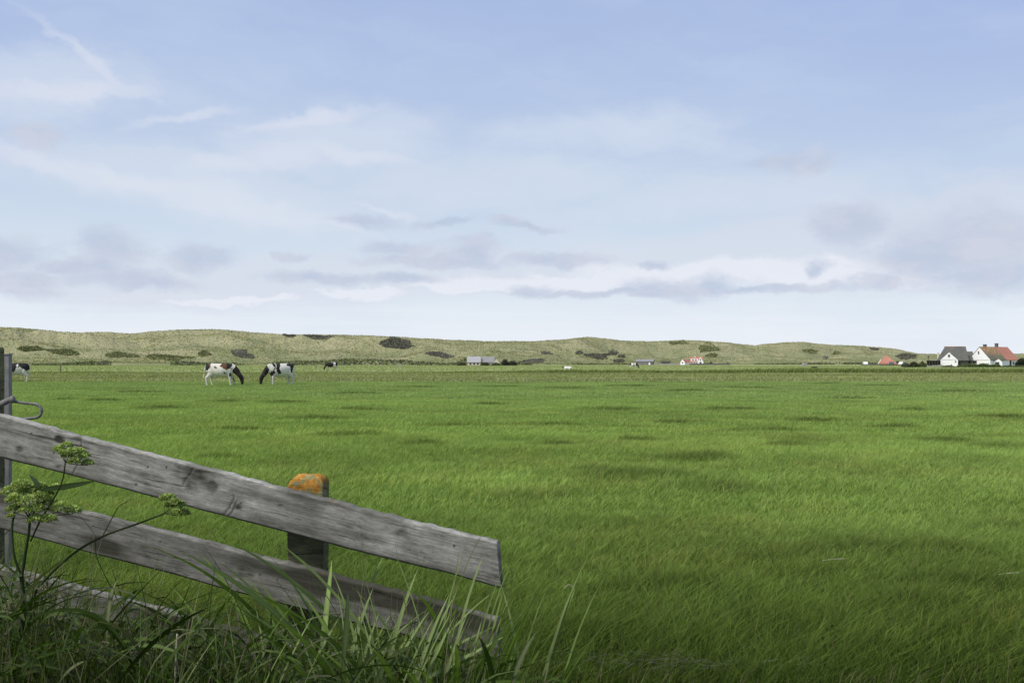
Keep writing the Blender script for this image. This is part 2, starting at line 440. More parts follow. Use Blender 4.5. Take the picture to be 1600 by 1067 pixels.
DZ = zr * prof
win = np.clip(4 * DT * (1 - DT), 0, 1)
wx = DX + 25 * (fbm(DX * .01, DY * .01, 2, 40) - .5)
DZ = DZ + win * ((fbm(wx * .016, DY * .022, 3, 21) - .5) * 19 + (fbm(DX * .07, DY * .07, 3, 22) - .5) * 3.2)
DZ = DZ + sstep(0.02, .2, DT) * (fbm(DX * .35, DY * .35, 2, 23) - .5) * .8
DZ = np.where(DT < 0, -.6, np.maximum(DZ, -.3 + DT * 4))
app = (DZ - H) / DY; mx = app.max(0); tgt = ((HZ - ty[0]) / F)
DZ = np.where(DT > 0, H * 0 + DZ * (1 + (tgt / mx - 1)[None, :] * sstep(.0, .5, DT)), DZ)
DZ = DZ - .3
def dune_at(u, tq):
    ui = np.interp(u, du, np.arange(len(du))); ti = np.interp(tq, dt, np.arange(len(dt)))
    a = np.clip(ui.astype(int) if hasattr(ui, 'astype') else int(ui), 0, len(du) - 2); b = np.clip(np.asarray(ti).astype(int), 0, len(dt) - 2)
    fa = ui - a; fb = ti - b
    def L(A): return (A[b, a] * (1 - fa) + A[b, a + 1] * fa) * (1 - fb) + (A[b + 1, a] * (1 - fa) + A[b + 1, a + 1] * fa) * fb
    return np.stack([L(DX), L(DY), L(DZ)], -1)
def dune_pix(px, py):
    i = int(round(np.interp(px, du, np.arange(len(du)))))
    app = HZ - (DZ[:, i] - H) / DY[:, i] * F
    for k in range(len(dt)):
        if dt[k] > 0 and app[k] <= py: return dt[k]
    return 1.0
def dune_mat():
    m, t, p, out = newmat('dune_grassland')
    pos = t.node('ShaderNodeNewGeometry').outputs['Position']
    x, y, z = t.xyz(pos)
    n1 = t.noise(t.scale(pos, (1, 1, 1.5)), .55, 5, .75); n2 = t.noise(pos, .06, 5, .65); n3 = t.noise(t.scale(pos, (1, 1.4, 2)), .018, 4, .6)
    c = t.ramp(n1, [(.34, (.205, .20, .095)), (.48, (.26, .25, .122)), (.58, (.30, .285, .148)), (.70, (.35, .325, .18))])
    c = t.mix(t.mapr(n2, .50, .64), c, (.185, .205, .088))
    c = t.mix(t.math('MULTIPLY', t.mapr(n3, .45, .6), .45), c, (.36, .335, .185))
    low = t.math('MULTIPLY', t.mapr(z, 12., 1.), t.mapr(n2, .36, .52))
    c = t.mix(t.math('MULTIPLY', low, .65), c, (.14, .175, .06))
    c = t.mix(.06, c, (.42, .47, .50))  # slight distance haze mixed into the dune colour
    t.put(p.inputs['Base Color'], c); p.inputs['Roughness'].default_value = .95; p.inputs['Specular IOR Level'].default_value = .05
    b = t.node('ShaderNodeBump'); b.inputs['Strength'].default_value = .5; b.inputs['Distance'].default_value = .6
    t.put(b.inputs['Height'], n1); t.l.new(b.outputs[0], p.inputs['Normal'])
    return m
link('dune_hills', grid_mesh('dune_hills', DX, DY, DZ), dune_mat(), kind='structure')

# ------------------------------------------------------------------ blades of grass (vectorised)
def blade_mesh(name, P, h, w, lean, curve, cb, ct, mat, levels=(0, .45, .8), parent=None, yaw=None, **k):
    """P (N,3) roots, h heights, w widths, lean (N,2) horizontal tip offset, curve exponent"""
    N = len(P); th = rng.uniform(0, math.pi, N) if yaw is None else yaw
    dx = np.cos(th) * w / 2; dy = np.sin(th) * w / 2
    nl = len(levels); nv = 2 * nl + 1
    V = np.zeros((N, nv, 3)); C = np.zeros((N, nv, 3))
    for i, t in enumerate(levels):
        off = lean * (t ** curve)
        wd = (1 - .55 * t)
        c = np.stack([P[:, 0] + off[:, 0], P[:, 1] + off[:, 1], P[:, 2] + h * t * (1 - .12 * t)], -1)
        V[:, 2 * i] = c - np.stack([dx * wd, dy * wd, 0 * dx], -1)
        V[:, 2 * i + 1] = c + np.stack([dx * wd, dy * wd, 0 * dx], -1)
        C[:, 2 * i] = C[:, 2 * i + 1] = cb + (ct - cb) * (t / .9)
    V[:, -1] = np.stack([P[:, 0] + lean[:, 0], P[:, 1] + lean[:, 1], P[:, 2] + h * .88], -1)
    C[:, -1] = ct
    T = []
    for i in range(nl - 1):
        a = 2 * i; T += [(a, a + 1, a + 3), (a, a + 3, a + 2)]
    a = 2 * (nl - 1); T.append((a, a + 1, a + 2))
    T = (np.array(T)[None] + (np.arange(N) * nv)[:, None, None]).reshape(-1, 3)
    me = tri_mesh(name, V.reshape(-1, 3), T, np.clip(C.reshape(-1, 3), 0, 1), True)
    return link(name, me, mat, parent, **k)

# longer darker tussocks at their places in the meadow: (px, py, half-width m, half-depth m)
TUS = [(985,750,1.15,.55),(1065,720,.9,.4),(1110,770,.6,.35),(820,782,.7,.3),(905,745,.5,.25),(540,681,.9,.35),(1062,657,.8,.4),(705,664,.9,.35),(860,660,.9,.35),(555,640,1.1,.4),(497,653,1.1,.4),(220,613,1.5,.6),
       (350,629,1.2,.5),(165,628,1.0,.4),(1240,858,.45,.12),(1340,852,.4,.10),(1420,858,.4,.12),(1500,862,.35,.10),(1065,922,.42,.22),(1010,925,.3,.2),(1395,667,.8,.3),(1280,654,.9,.4),(1190,671,1.1,.3),(340,720,.5,.2),
       (1160,870,.35,.12),(95,626,.9,.4),(640,606,2,.8),(880,607,2.2,.8),(450,631,1.2,.4),(1290,600,2.2,.9),(1160,607,2,.8),(1500,612,2,.7),(1420,640,1.2,.5),(760,632,1.2,.4),(960,640,1.3,.4),(1140,640,1.2,.4),
       (1330,622,1.6,.5),(1080,612,1.8,.7),(560,615,1.6,.6),(250,640,1.1,.4),(380,668,.8,.3),(660,700,.5,.25),(1350,905,.3,.10),(1500,930,.3,.14),(1230,905,.3,.10),(880,1000,.3,.15),(1180,985,.35,.15),(1460,975,.3,.15),
       (1560,700,.8,.3),(1480,690,.7,.3),(1240,700,.6,.2),(870,700,.6,.25),(1000,690,.7,.25),(1560,650,1.1,.4),(780,605,2,.8),(980,603,2.2,.9),(1380,603,2.2,.9)]
TP = np.array([[*(G(a, b)[:2]), c, d] for a, b, c, d in TUS])
TP[:, 3] *= 1.0
def tussock(x, y):
    m = np.zeros_like(x)
    jx = x + (fbm(x * 1.3, y * 1.3, 2, 55) - .5) * .9; jy = y + (fbm(x * 1.1 + 9, y * 1.1, 2, 56) - .5) * .9
    for cx, cy, rx, ry in TP:
        m = np.maximum(m, 1 - sstep(.15, 1.2, np.hypot((jx - cx) / rx, (jy - cy) / (ry * 1.6))))
    return np.clip(m * (.45 + 1.1 * fbm(x * 2.2, y * 3.2, 3, 57)), 0, 1)
def grass_field(name, y0, y1, dens, w, n_levels, label):
    # area-uniform samples inside the wedge
    area = 1.18 * (y1 ** 2 - y0 ** 2) / 2; N = int(area * dens)
    y = np.sqrt(rng.uniform(y0 ** 2, y1 ** 2, N)); x = (rng.uniform(-.59, .59, N)) * y
    # gather blades into small tufts
    cs = .05 + .004 * y
    cxn = np.round(x / cs) + (_hash(np.round(x / cs), np.round(y / cs), 5) - .5); 
    x = x + (cxn * cs - x) * .35 * (y < 14)
    tu = tussock(x, y)
    n1 = fbm(x * .9, y * .9, 3, 61); n2 = fbm(x * .18, y * .3, 3, 62); n3 = vnoise(x * 9, y * 9, 63)
    edge = sstep(7.0, 4.9, y)
    h = (.055 + .05 * n1 + .035 * n3) * (1 + .9 * tu * np.interp(y, [8, 12], [.5, 1]) + .75 * edge) * np.interp(y, [6, 10], [1, .74]) * rng.uniform(.6, 1.35, N)
    wi = w * rng.uniform(.6, 1.4, N)
    lean = np.stack([rng.normal(.35, .55, N) * h, rng.normal(0, .5, N) * h], -1)
    # colour
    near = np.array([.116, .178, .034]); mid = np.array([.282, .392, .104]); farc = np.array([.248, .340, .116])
    q = sstep(4.0, 11.5, y)[:, None]; r = sstep(14, 60, y)[:, None]  # near blades darkened in the colour, standing in for foreground shade
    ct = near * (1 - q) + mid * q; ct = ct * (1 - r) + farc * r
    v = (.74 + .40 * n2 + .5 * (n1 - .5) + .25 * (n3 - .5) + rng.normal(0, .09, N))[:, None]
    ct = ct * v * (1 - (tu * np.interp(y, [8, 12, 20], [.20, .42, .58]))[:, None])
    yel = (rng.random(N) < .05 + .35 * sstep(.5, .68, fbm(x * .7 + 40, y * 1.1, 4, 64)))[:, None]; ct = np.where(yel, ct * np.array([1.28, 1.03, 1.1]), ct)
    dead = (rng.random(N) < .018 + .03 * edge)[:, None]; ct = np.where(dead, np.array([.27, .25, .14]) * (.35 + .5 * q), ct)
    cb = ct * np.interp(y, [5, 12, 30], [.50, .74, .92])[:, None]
    z = ground_z(x, y) - .005
    lv = (0, .45, .8) if n_levels == 3 else (0, .55)
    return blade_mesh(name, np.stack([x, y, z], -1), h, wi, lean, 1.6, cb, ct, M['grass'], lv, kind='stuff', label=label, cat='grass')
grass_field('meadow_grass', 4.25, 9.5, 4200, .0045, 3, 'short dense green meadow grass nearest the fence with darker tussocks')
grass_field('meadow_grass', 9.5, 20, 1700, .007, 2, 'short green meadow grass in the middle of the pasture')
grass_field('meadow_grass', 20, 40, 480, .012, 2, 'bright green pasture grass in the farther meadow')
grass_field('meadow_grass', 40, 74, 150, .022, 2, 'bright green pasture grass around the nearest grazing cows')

n = 900                                          # thin seeding stems standing above the sward
y = np.sqrt(rng.uniform(4.8 ** 2, 16 ** 2, n)); x = rng.uniform(-.55, .55, n) * y; h = rng.uniform(.12, .26, n)
ct = np.where((rng.random(n) < .5)[:, None], np.array([.26, .25, .14]), np.array([.17, .22, .09])) * rng.uniform(.5, 1.1, n)[:, None] * np.interp(y, [5, 12], [.6, 1])[:, None]  # closest stems take the same painted-in foreground shade
blade_mesh('seeding_stems', np.stack([x, y, ground_z(x, y)], -1), h, rng.uniform(.003, .005, n), np.stack([rng.normal(.35, .5, n) * h, rng.normal(0, .4, n) * h], -1), 2., ct, ct, M['grass'], (0, .4, .8), kind='stuff', label='thin pale seeding stems scattered through the meadow grass', cat='grass')
def rough(name, y0, y1, N, hh, w, ct0, label, mask=None):
    y = np.sqrt(rng.uniform(y0 ** 2, y1 ** 2, N)); x = rng.uniform(-.6, .6, N) * y
    n = fbm(x * .08, y * .2, 4, 71); n2 = fbm(x * .5, y * .5, 3, 72)
    keep = n2 > .3
    x, y, n, n2 = x[keep], y[keep], n[keep], n2[keep]; N = len(x)
    h = hh * (.4 + 1.1 * n2) * rng.uniform(.5, 1.4, N)
    ct = np.array(ct0) * (.65 + .7 * n + rng.normal(0, .13, N))[:, None]
    g = (rng.random(N) < .25)[:, None]; ct = np.where(g, ct * np.array([.75, .95, .6]), ct)
    lean = np.stack([rng.normal(.2, .4, N) * h, rng.normal(0, .3, N) * h], -1)
    return blade_mesh(name, np.stack([x, y, ground_z(x, y)], -1), h, w * rng.uniform(.5, 1.5, N), lean, 1.5, ct * .95, ct, M['grass'], (0, .55), kind='stuff', label=label, cat='grass')
rough('rough_grass', 73, 131, 90000, .14, .08, (.275, .285, .135), 'dull olive rough grass strip beyond the bright pasture')
rough('rough_grass', 131, 400, 90000, .14, .22, (.345, .375, .175), 'pale green far pasture below the dunes')

# fringe of taller growth along the far ditch
N = 34000
x = rng.uniform(-95, 100, N); 
band = fbm(x * .05, x * 0 + 3, 3, 81)
amp = np.interp(x, [-95, -60, -10, 2, 8, 30, 60, 100], [.12, .22, .16, .45, .75, .62, .8, .7]) * (.45 + 1.1 * band)
y = 134 + rng.normal(0, 1.5, N) + (band - .5) * 5
h = amp * rng.uniform(.4, 1.15, N)
ct = np.array([.19, .23, .075]) * (.7 + .6 * rng.random(N))[:, None]
blade_mesh('ditch_fringe', np.stack([x, y, 0 * x - .02], -1), h, rng.uniform(.05, .14, N), np.stack([.35 * h, 0 * h], -1), 1.5, ct * .6, ct, M['grass'], (0, .5), kind='stuff', label='low dark fringe of reeds and rank grass along the far ditch', cat='reeds')

# marram on the dunes
N = 120000
u = rng.uniform(-150, 1750, N); tq = rng.uniform(.05, 1.06, N)
P3 = dune_at(u, tq)
nn = fbm(P3[:, 0] * .05, P3[:, 1] * .05, 3, 91)
h = rng.uniform(.2, .55, N) * (.5 + nn)
ct = np.array([.32, .30, .16]) * (.65 + .65 * nn + rng.normal(0, .07, N))[:, None]
grn = (rng.random(N) < .35)[:, None]; ct = np.where(grn, ct * np.array([.68, .78, .60]), ct)
blade_mesh('marram_grass', P3 - [0, 0, .05], h, rng.uniform(.3, .8, N), np.stack([.4 * h, 0 * h], -1), 1.4, ct * .95, ct, M['grass'], (0, .5), kind='stuff', label='pale tufted marram grass covering the dune slopes', cat='dune grass')

# ------------------------------------------------------------------ shrubs
def leaf_cloud(P, s, colr, jit=.25, flat=0):
    """quads of size s at P (N,3); returns V, Q, C"""
    N = len(P)
    a = rng.normal(size=(N, 3)); a /= np.linalg.norm(a, axis=1)[:, None]
    b = rng.normal(size=(N, 3)); b -= a * (a * b).sum(1)[:, None]; b /= np.linalg.norm(b, axis=1)[:, None]
    sz = (np.asarray(s) * rng.uniform(.5, 1.3, N))[:, None] / 2
    V = np.stack([P - a * sz, P + b * sz * .6, P + a * sz, P - b * sz * .6], 1).reshape(-1, 3)
    Q = np.arange(4 * N).reshape(-1, 4)
    C = np.repeat(colr * (1 + rng.normal(0, jit, N))[:, None], 4, 0)
    return V, Q, np.clip(C, .004, 1)
def bush(name, c, r, n, s, colr, label=None, cat='shrub', group=None, parent=None, mat='foliage', lump=.35):
    c = np.array(c, float); r = np.array(r, float)
    d = rng.normal(size=(n, 3)); d /= np.linalg.norm(d, axis=1)[:, None]; d[:, 2] = np.abs(d[:, 2])
    sd_ = int(rng.integers(1000))
    rad = .72 + lump * (fbm((d[:, 0] * r[0] + d[:, 1] * 3) * 1.3 / max(r[2], .3) + 30, d[:, 2] * 3 + 9, 3, sd_) - .3) * 1.5
    rad = rad * rng.uniform(.55, 1.03, n)
    P = c + d * r * rad[:, None]
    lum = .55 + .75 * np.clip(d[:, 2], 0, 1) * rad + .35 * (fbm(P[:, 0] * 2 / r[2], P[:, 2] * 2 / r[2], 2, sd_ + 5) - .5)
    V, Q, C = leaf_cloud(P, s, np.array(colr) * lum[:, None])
    me = tri_mesh(name, V, Q, C)
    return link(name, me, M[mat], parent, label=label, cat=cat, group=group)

SCR = [  # px, py, half-width px, half-height px, colour key, label
 (620,537,25,8,'d','large dark scrub patch high on the dune left of centre'),
 (500,528.5,22,2.4,'p','dark scrub strip on the dune crest left of centre'),
 (452,527,9,1.6,'p','small dark scrub strip on the crest behind the two cows'),
 (374,553,11,5,'p','grey-purple scrub patch on the dune above the brown-backed cow'),
 (388,558,9,3,'p','low grey scrub beside the purple patch above the brown-backed cow'),
 (320,554,9,3,'g','small green scrub patch left of the purple scrub'),
 (50,547,20,4,'g','green scrub patch on the far left dune flank'),
 (100,552,22,3.5,'g','long faint green scrub patch on the left dune flank'),
 (190,556,24,3,'g','low green scrub at the dune foot left of the grazing pair'),
 (265,560,34,4,'g','broad green scrub mound at the dune foot behind the brown-backed cow'),
 (934,558.5,18,4.2,'d','dark oval scrub patch on the dune left of the grey barn'),
 (958,552.5,8,3,'d','slanting dark scrub patch above the standing far cow'),
 (972,558,5,1.6,'d','tiny dark scrub patch up slope of the grey barn'),
 (967,565,8,2.3,'d','dark scrub patch at the dune foot left of the grey barn'),
 (905,553,5,1.5,'p','faint grey scrub speck left of the oval scrub patch'),
 (1062,536,14,2.2,'g','dark green scrub patch just below the crest above the red-roofed house'),
 (1107,545,16,4.4,'g','dark green scrub patch on the slope right of the red-roofed house'),
 (1112,556.5,8,2.4,'g','small green scrub patch low on the slope right of the red-roofed house'),
 (1267,550,10,3,'g','olive scrub patch on the right part of the dunes'),
 (1290,560,4,2,'p','tiny grey scrub patch above the grey haystack'),
 (1366,546,7,2,'d','dark scrub on the crest above the pyramid roof'),
 (1415,557.5,15,4.5,'d','long dark scrub patch right of the pyramid roof'),
 (1307,553,6,1.6,'g','small olive scrub spot on the slope right of the haystack'),
 (830,566,18,2.6,'p','low grey scrub at the dune foot right of the cream gable'),
 (690,556,20,3,'p','greyish scrub on the lower slope left of the grey-roofed house'),
 (855,552,8,1.6,'p','faint grey scrub speck on the middle slope')]
CK = {'d': (.15, .147, .115), 'p': (.20, .195, .155), 'g': (.20, .215, .10)}
for px, py, hw, hh, ck, lab in SCR:
    n = int(hw * hh * 18 + 900)
    a = rng.uniform(0, 2 * math.pi, n); rr = rng.random(n) ** .62 * (.75 + .6 * fbm(a * 2.2 + px, a * 0, 3, 41)) * (1 + .10 * np.sin(3 * a + px))
    ppx = px + hw * rr * np.cos(a); ppy = py + hh * rr * np.sin(a)
    ts = np.array([dune_pix(p, q) for p, q in zip(ppx[::6], ppy[::6])])
    tc_ = dune_pix(px, py); t0 = dune_pix(px, py + hh); t1 = dune_pix(px, py - hh)
    tq = np.interp(ppy, [py - hh * 1.25, py - hh, py, py + hh], [t1 + (t1 - tc_) * .25, t1, tc_, t0])
    P = dune_at(ppx, tq); P[:, 2] += rng.uniform(0, .35, n)
    lum = .75 + .5 * rng.random(n)
    V, Q, C = leaf_cloud(P, 1.05, np.array(CK[ck]) * lum[:, None])
    link('dune_scrub', tri_mesh('dune_scrub', V, Q, C), M['foliage'], label=lab, cat='scrub', group='scrub patches on the dunes')
# dark green belt at the foot of the dunes: uncountable low growth
n = 24000
u = rng.uniform(-60, 1600, n)
top = np.interp(u, [-60, 100, 300, 470, 520, 600, 730, 760, 820, 900, 1600], [.05, .07, .09, .10, .20, .24, .25, .14, .06, .02, .02])
keepk = fbm(u * .02, u * 0, 3, 31) + rng.normal(0, .05, n) > np.where(u > 860, .62, np.where((u > 480) & (u < 830), .2, .5))
tq = rng.random(n) * top * (.5 + fbm(u * .03, u * 0 + 5, 3, 33)) + .012
P = dune_at(u[keepk], tq[keepk]); P[:, 2] += rng.uniform(0, .7, len(P))
cc = np.where((rng.random(len(P)) < .7)[:, None], np.array([.15, .18, .07]), np.array([.15, .145, .12])) * rng.uniform(.7, 1.35, len(P))[:, None]
V, Q, C = leaf_cloud(P, 1.2, cc)
link('dune_foot_scrub', tri_mesh('dune_foot_scrub', V, Q, C), M['foliage'], kind='stuff', label='dark green low scrub belt along the foot of the dunes', cat='scrub')

# ------------------------------------------------------------------ buildings
def prism_wall(L, Wd, eave, ridge, z0=-.3):
    b = MB(); x0, x1, y0, y1 = -L/2, L/2, -Wd/2, Wd/2
    v = []
    for xx in (x0, x1): v += [(xx, y0, z0), (xx, y1, z0), (xx, y1, eave), (xx, 0, ridge), (xx, y0, eave)]
    return b.add(v, [(0, 4, 3, 2, 1), (5, 6, 7, 8, 9), (0, 1, 6, 5), (1, 2, 7, 6), (2, 3, 8, 7), (3, 4, 9, 8), (4, 0, 5, 9)])
def gable_roof(L, Wd, eave, ridge, ov=.3, th=.18, x0=None, x1=None):
    x0 = -L/2 - ov if x0 is None else x0; x1 = L/2 + ov if x1 is None else x1
    sl = (ridge - eave) / (Wd / 2); ye = Wd / 2 + ov; ze = eave - sl * ov + .02; zr_ = ridge + .02
    v = []
    for xx in (x0, x1): v += [(xx, -ye, ze), (xx, 0, zr_), (xx, ye, ze), (xx, ye, ze + th), (xx, 0, zr_ + th), (xx, -ye, ze + th)]
    return MB().add(v, [(0, 5, 4, 1), (1, 4, 3, 2), (6, 7, 10, 11), (7, 8, 9, 10), (5, 11, 10, 4), (4, 10, 9, 3), (0, 1, 7, 6), (1, 2, 8, 7), (0, 6, 11, 5), (2, 3, 9, 8)])
def hip_roof(L, Wd, eave, ridge, hl, hr, ov=.3):
    x0, x1, y0, y1 = -L/2 - ov, L/2 + ov, -Wd/2 - ov, Wd/2 + ov
    v = [(x0, y0, eave), (x1, y0, eave), (x1, y1, eave), (x0, y1, eave), (x0, y0, eave + .15), (x1, y0, eave + .15), (x1, y1, eave + .15), (x0, y1, eave + .15), (-L/2 + hl, 0, ridge), (L/2 - hr, 0, ridge)]
    return MB().add(v, [(0, 3, 2, 1), (0, 1, 5, 4), (1, 2, 6, 5), (2, 3, 7, 6), (3, 0, 4, 7), (4, 5, 9, 8), (5, 6, 9), (6, 7, 8, 9), (7, 4, 8)])
def window(root, face, a, z, w, h, L, Wd, frame='frame', off=0):
    """face: 'f' (y=-Wd/2), 'l' (x=-L/2), 'r' (x=+L/2); a = offset along the face"""
    e = .05
    def bx(w, h, d0, d1, mb):
        if face == 'f': mb.box(a - w/2, a + w/2, -Wd/2 - d1, -Wd/2 - d0, z - h/2, z + h/2)
        elif face == 'l': mb.box(-L/2 - d1, -L/2 - d0, a - w/2, a + w/2, z - h/2, z + h/2)
        else: mb.box(L/2 + d0, L/2 + d1, a - w/2, a + w/2, z - h/2, z + h/2)
        return mb
    fr = bx(w + .2, h + .2, -.02, .04, MB()).build('window', M[frame], root)
    bx(w, h, .02, .06, MB()).build('pane', M['window'], fr)
    return fr
def chimney(root, x, y, z0, z1, s=.6, mat='stone'):
    MB().box(x - s/2, x + s/2, y - s/2, y + s/2, z0, z1 - .15).box(x - s/2 - .08, x + s/2 + .08, y - s/2 - .08, y + s/2 + .08, z1 - .15, z1).build('chimney', M[mat], root)
def shift(mb, dx, dy, dz=0, rz=0):
    c, s_ = math.cos(rz), math.sin(rz)
    mb.v = [(x * c - y * s_ + dx, x * s_ + y * c + dy, z + dz) for x, y, z in mb.v]; return mb

def face(root, px):
    """the farm stands square to the lane that runs toward it"""
    a = math.atan((px - 800) / F); root.rotation_euler.z -= a; root.scale.x = math.cos(a)
# --- right farmhouse with dark roof (Y=320: .2057 m per px)
YF = 320; k = YF / F
def X(px, Y=YF): return (px - 800) / F * Y
def Z(py, Y=YF): return H - (py - HZ) / F * Y
hA = empty('farmhouse', (X(1489), YF, 0), 0, label='white farmhouse with steep dark grey roof and white front gable', cat='house')
LA = (1512 - 1464) * k; WA = 7.5
shift(MB().box(-LA/2, LA/2, 0, WA, -.3, Z(563)), 0, 0).build('wall', M['dark_wall'], hA)
shift(hip_roof(LA, WA, Z(563.5), Z(541.5), 11*k, 4*k), 0, WA/2).build('roof', M['grey_roof'], hA)
MB().box((1475-1489)*k, (1509-1489)*k, WA/2-.12, WA/2+.12, Z(541.9), Z(540.9)).build('ridge_tiles', M['moss_roof'], hA)
wg = (1497 - 1469.5) * k; gx0 = (1483 - 1489) * k
pw = prism_wall(5, wg, Z(562.5), Z(550.6)); shift(pw, 0, 0, 0, R(90)); shift(pw, gx0, -.2).build('front_gable_wall', M['white_wall'], hA)
pr = gable_roof(5, wg, Z(562.5), Z(550.6), .25, .14, -2.3, 4.4); shift(pr, 0, 0, 0, R(90)); shift(pr, gx0, -.2).build('front_gable_roof', M['grey_roof'], hA)
yy = -2.72
def fbox(x0, x1, z0, z1, y0, d): return MB().box(x0, x1, y0 - d, y0, z0, z1)
def fwin(root, cx, cz, w, h, y0, frame='frame'):
    f = fbox(cx - w/2 - .1, cx + w/2 + .1, cz - h/2 - .1, cz + h/2 + .1, y0 + .03, .07).build('window', M[frame], root)
    fbox(cx - w/2, cx + w/2, cz - h/2, cz + h/2, y0 + .01, .08).build('pane', M['window'], f)
yg = -2.7
fwin(hA, gx0 - .05, Z(556), .55, .8, yg); fwin(hA, gx0 + 10*k, Z(565), .35, .45, yg)
fbox(gx0 - wg/2 + .2, gx0 + wg/2 - .4, Z(562.2), Z(561.6), yg + .02, .06).build('trim_board', M['stone'], hA)
lw = MB().box((1462-1489)*k, (1468.8-1489)*k, .2, 3.2, -.3, Z(562)); lw.build('side_wall', M['cream_wall'], hA)
fwin(hA, (1465.5-1489)*k, Z(567), .5, .9, .2)
MB().box((1464-1489)*k, (1467-1489)*k, 1, 1.7, Z(563), Z(550.5)).build('chimney', M['cream_wall'], hA)
fbox((1499-1489)*k, (1511-1489)*k, -.2, Z(566), .02, .05).build('barn_door', M['dark_wall'], hA)

hL = empty('link_barn', (X(1516.5), YF + 3, 0), 0, label='low dark-walled barn with grey roof between the two white gables', cat='barn')
MB().box(-4.2*k*1.2, 9*k, 0, 5, -.3, Z(563)).build('wall', M['dark_wall'], hL)
shift(gable_roof(16*k, 5, Z(563), Z(549.8), .15, .14), 1.5*k, 2.5).build('roof', M['grey_roof'], hL)
MB().box(-6*k, 9.6*k, 2.42, 2.6, Z(549.9), Z(548.7)).build('ridge_tiles', M['moss_roof'], hL)

# --- second farmhouse, gable to the camera, long mossy roof to the right, red end
th = R(32 + 25.2)                                 # long axis swings right and away
Wb = 33 * k / math.cos(R(32)) * .91; Lb = 44 * k / math.sin(R(32)) * .91
hB = empty('farmhouse', (0, 0, 0), 0, label='white farmhouse with mossy olive roof turning red at its far end', cat='house')
ax = Vector((math.sin(th), math.cos(th), 0))
gc = Vector((X(1532.8), YF + 1, 0)); ctr = gc + ax * Lb / 2
hB.location = ctr; hB.rotation_euler = (0, 0, math.atan2(ax.y, ax.x))
eB, rB = Z(561.5), Z(542.3) 
prism_wall(Lb, Wb, eB, rB).build('wall', M['white_wall'], hB)
rise = 1.035
gable_roof(Lb, Wb, eB, rB, .3, .16, -Lb/2 - .1, Lb*.06).build('roof', M['moss_roof'], hB)
gable_roof(Lb, Wb, eB, rB, .3, .16, Lb*.06 + .003, Lb/2 + .2).build('red_tiled_roof', M['red_roof'], hB)
chimney(hB, -Lb*.28, .3, rB - .6, rB + .95, .8, 'dark_stone'); chimney(hB, Lb*.14, .3, rB - .6, rB + 1.35, .8, 'dark_stone')
window(hB, 'l', .3, Z(551), .35, .9, Lb, Wb); window(hB, 'l', Wb*.22, Z(565.5), 1.3, .85, Lb, Wb); 
MB().box(-Lb/2 - .05, -Lb/2 + .0, -Wb/2 + .2, Wb/2 - .2, Z(562.9), Z(562.3)).build('trim_board', M['stone'], hB)
window(hB, 'f', -Lb*.2, 1.0, .9, .9, Lb, Wb); window(hB, 'f', Lb*.34, 1.0, .8, 1.0, Lb, Wb)
MB().box(Lb*.2, Lb*.2 + 1.0, -Wb/2 - .06, -Wb/2 + .02, -.2, 1.9).build('door', M['dark_wall'], hB)
hP = empty('porch_annex', (X(1556), YF - 1.5, 0), 0, label='small white lean-to with grey gabled roof in front of the mossy farmhouse', cat='annex')
pw = prism_wall(4, 13*k, 1.6, Z(559.5)); shift(pw, 0, 2, 0, R(90)); pw.build('wall', M['white_wall'], hP)
pr = gable_roof(4, 13*k, 1.6, Z(559.5), .25, .12); shift(pr, 0, 2, 0, R(90)); pr.build('roof', M['grey_roof'], hP)
fwin(hP, -.3, 1.0, 1.3, .7, 0)
hQ = empty('side_barn', (X(1608), YF + 25, 0), 0, label='low grey barn with red ridge behind the dark tree at the right edge', cat='barn')
MB().box(-5, 6, 0, 6, -.3, 2.2).build('wall', M['dark_stone'], hQ)
shift(gable_roof(11, 6, 2.2, Z(553, YF + 25), .2, .15), .5, 3).build('roof', M['dull_roof'], hQ)
MB().box(-4.8, 6, 2.9, 3.12, Z(553, YF + 25) + .1, Z(551.6, YF + 25)+.15).build('ridge_tiles', M['red_roof'], hQ)
# --- veranda of dark posts left of the farmhouse
hV = empty('veranda', (X(1450.5), YF - 4, 0), 0, label='dark open veranda shed with posts left of the grey-roofed farmhouse', cat='shed')
wv = 22 * k
MB().box(-wv/2, wv/2, 0, 3, Z(564, YF-4), Z(563, YF-4)).build('roof', M['dark_wall'], hV)
MB().box(-wv/2 + .1, wv/2 - .1, 2.6, 2.8, 0, Z(564, YF-4)).build('back_wall', M['dark_wall'], hV)
for i in range(6): 
    xx = -wv/2 + .1 + i * (wv - .2) / 5; MB().box(xx - .07, xx + .07, .05, .2, -.1, Z(564, YF-4)).build('post', M['stake'], hV)
MB().box(-wv*.08, wv*.22, .3, 1.2, Z(563, YF-4), Z(561.8, YF-4)).build('skylight', M['light_roof'], hV)
hS = empty('flue_pipe', (X(1446.5), YF - 2, 0), 0, label='thin dark flue pipe with cowl above the veranda', cat='pipe')
MB().tube([(0, 0, -.1), (0, 0, Z(558, YF))], .07, 8).build('pipe', M['dark_wall'], hS)
MB().tube([(0, 0, Z(558, YF)), (0, 0, Z(557.2)), (0, 0, Z(556))], [.12, .34, .2], 8).build('cowl', M['dark_wall'], hS)
for o_, p_ in ((hA, 1489), (hL, 1516), (hP, 1556), (hQ, 1608), (hV, 1450)): face(o_, p_)
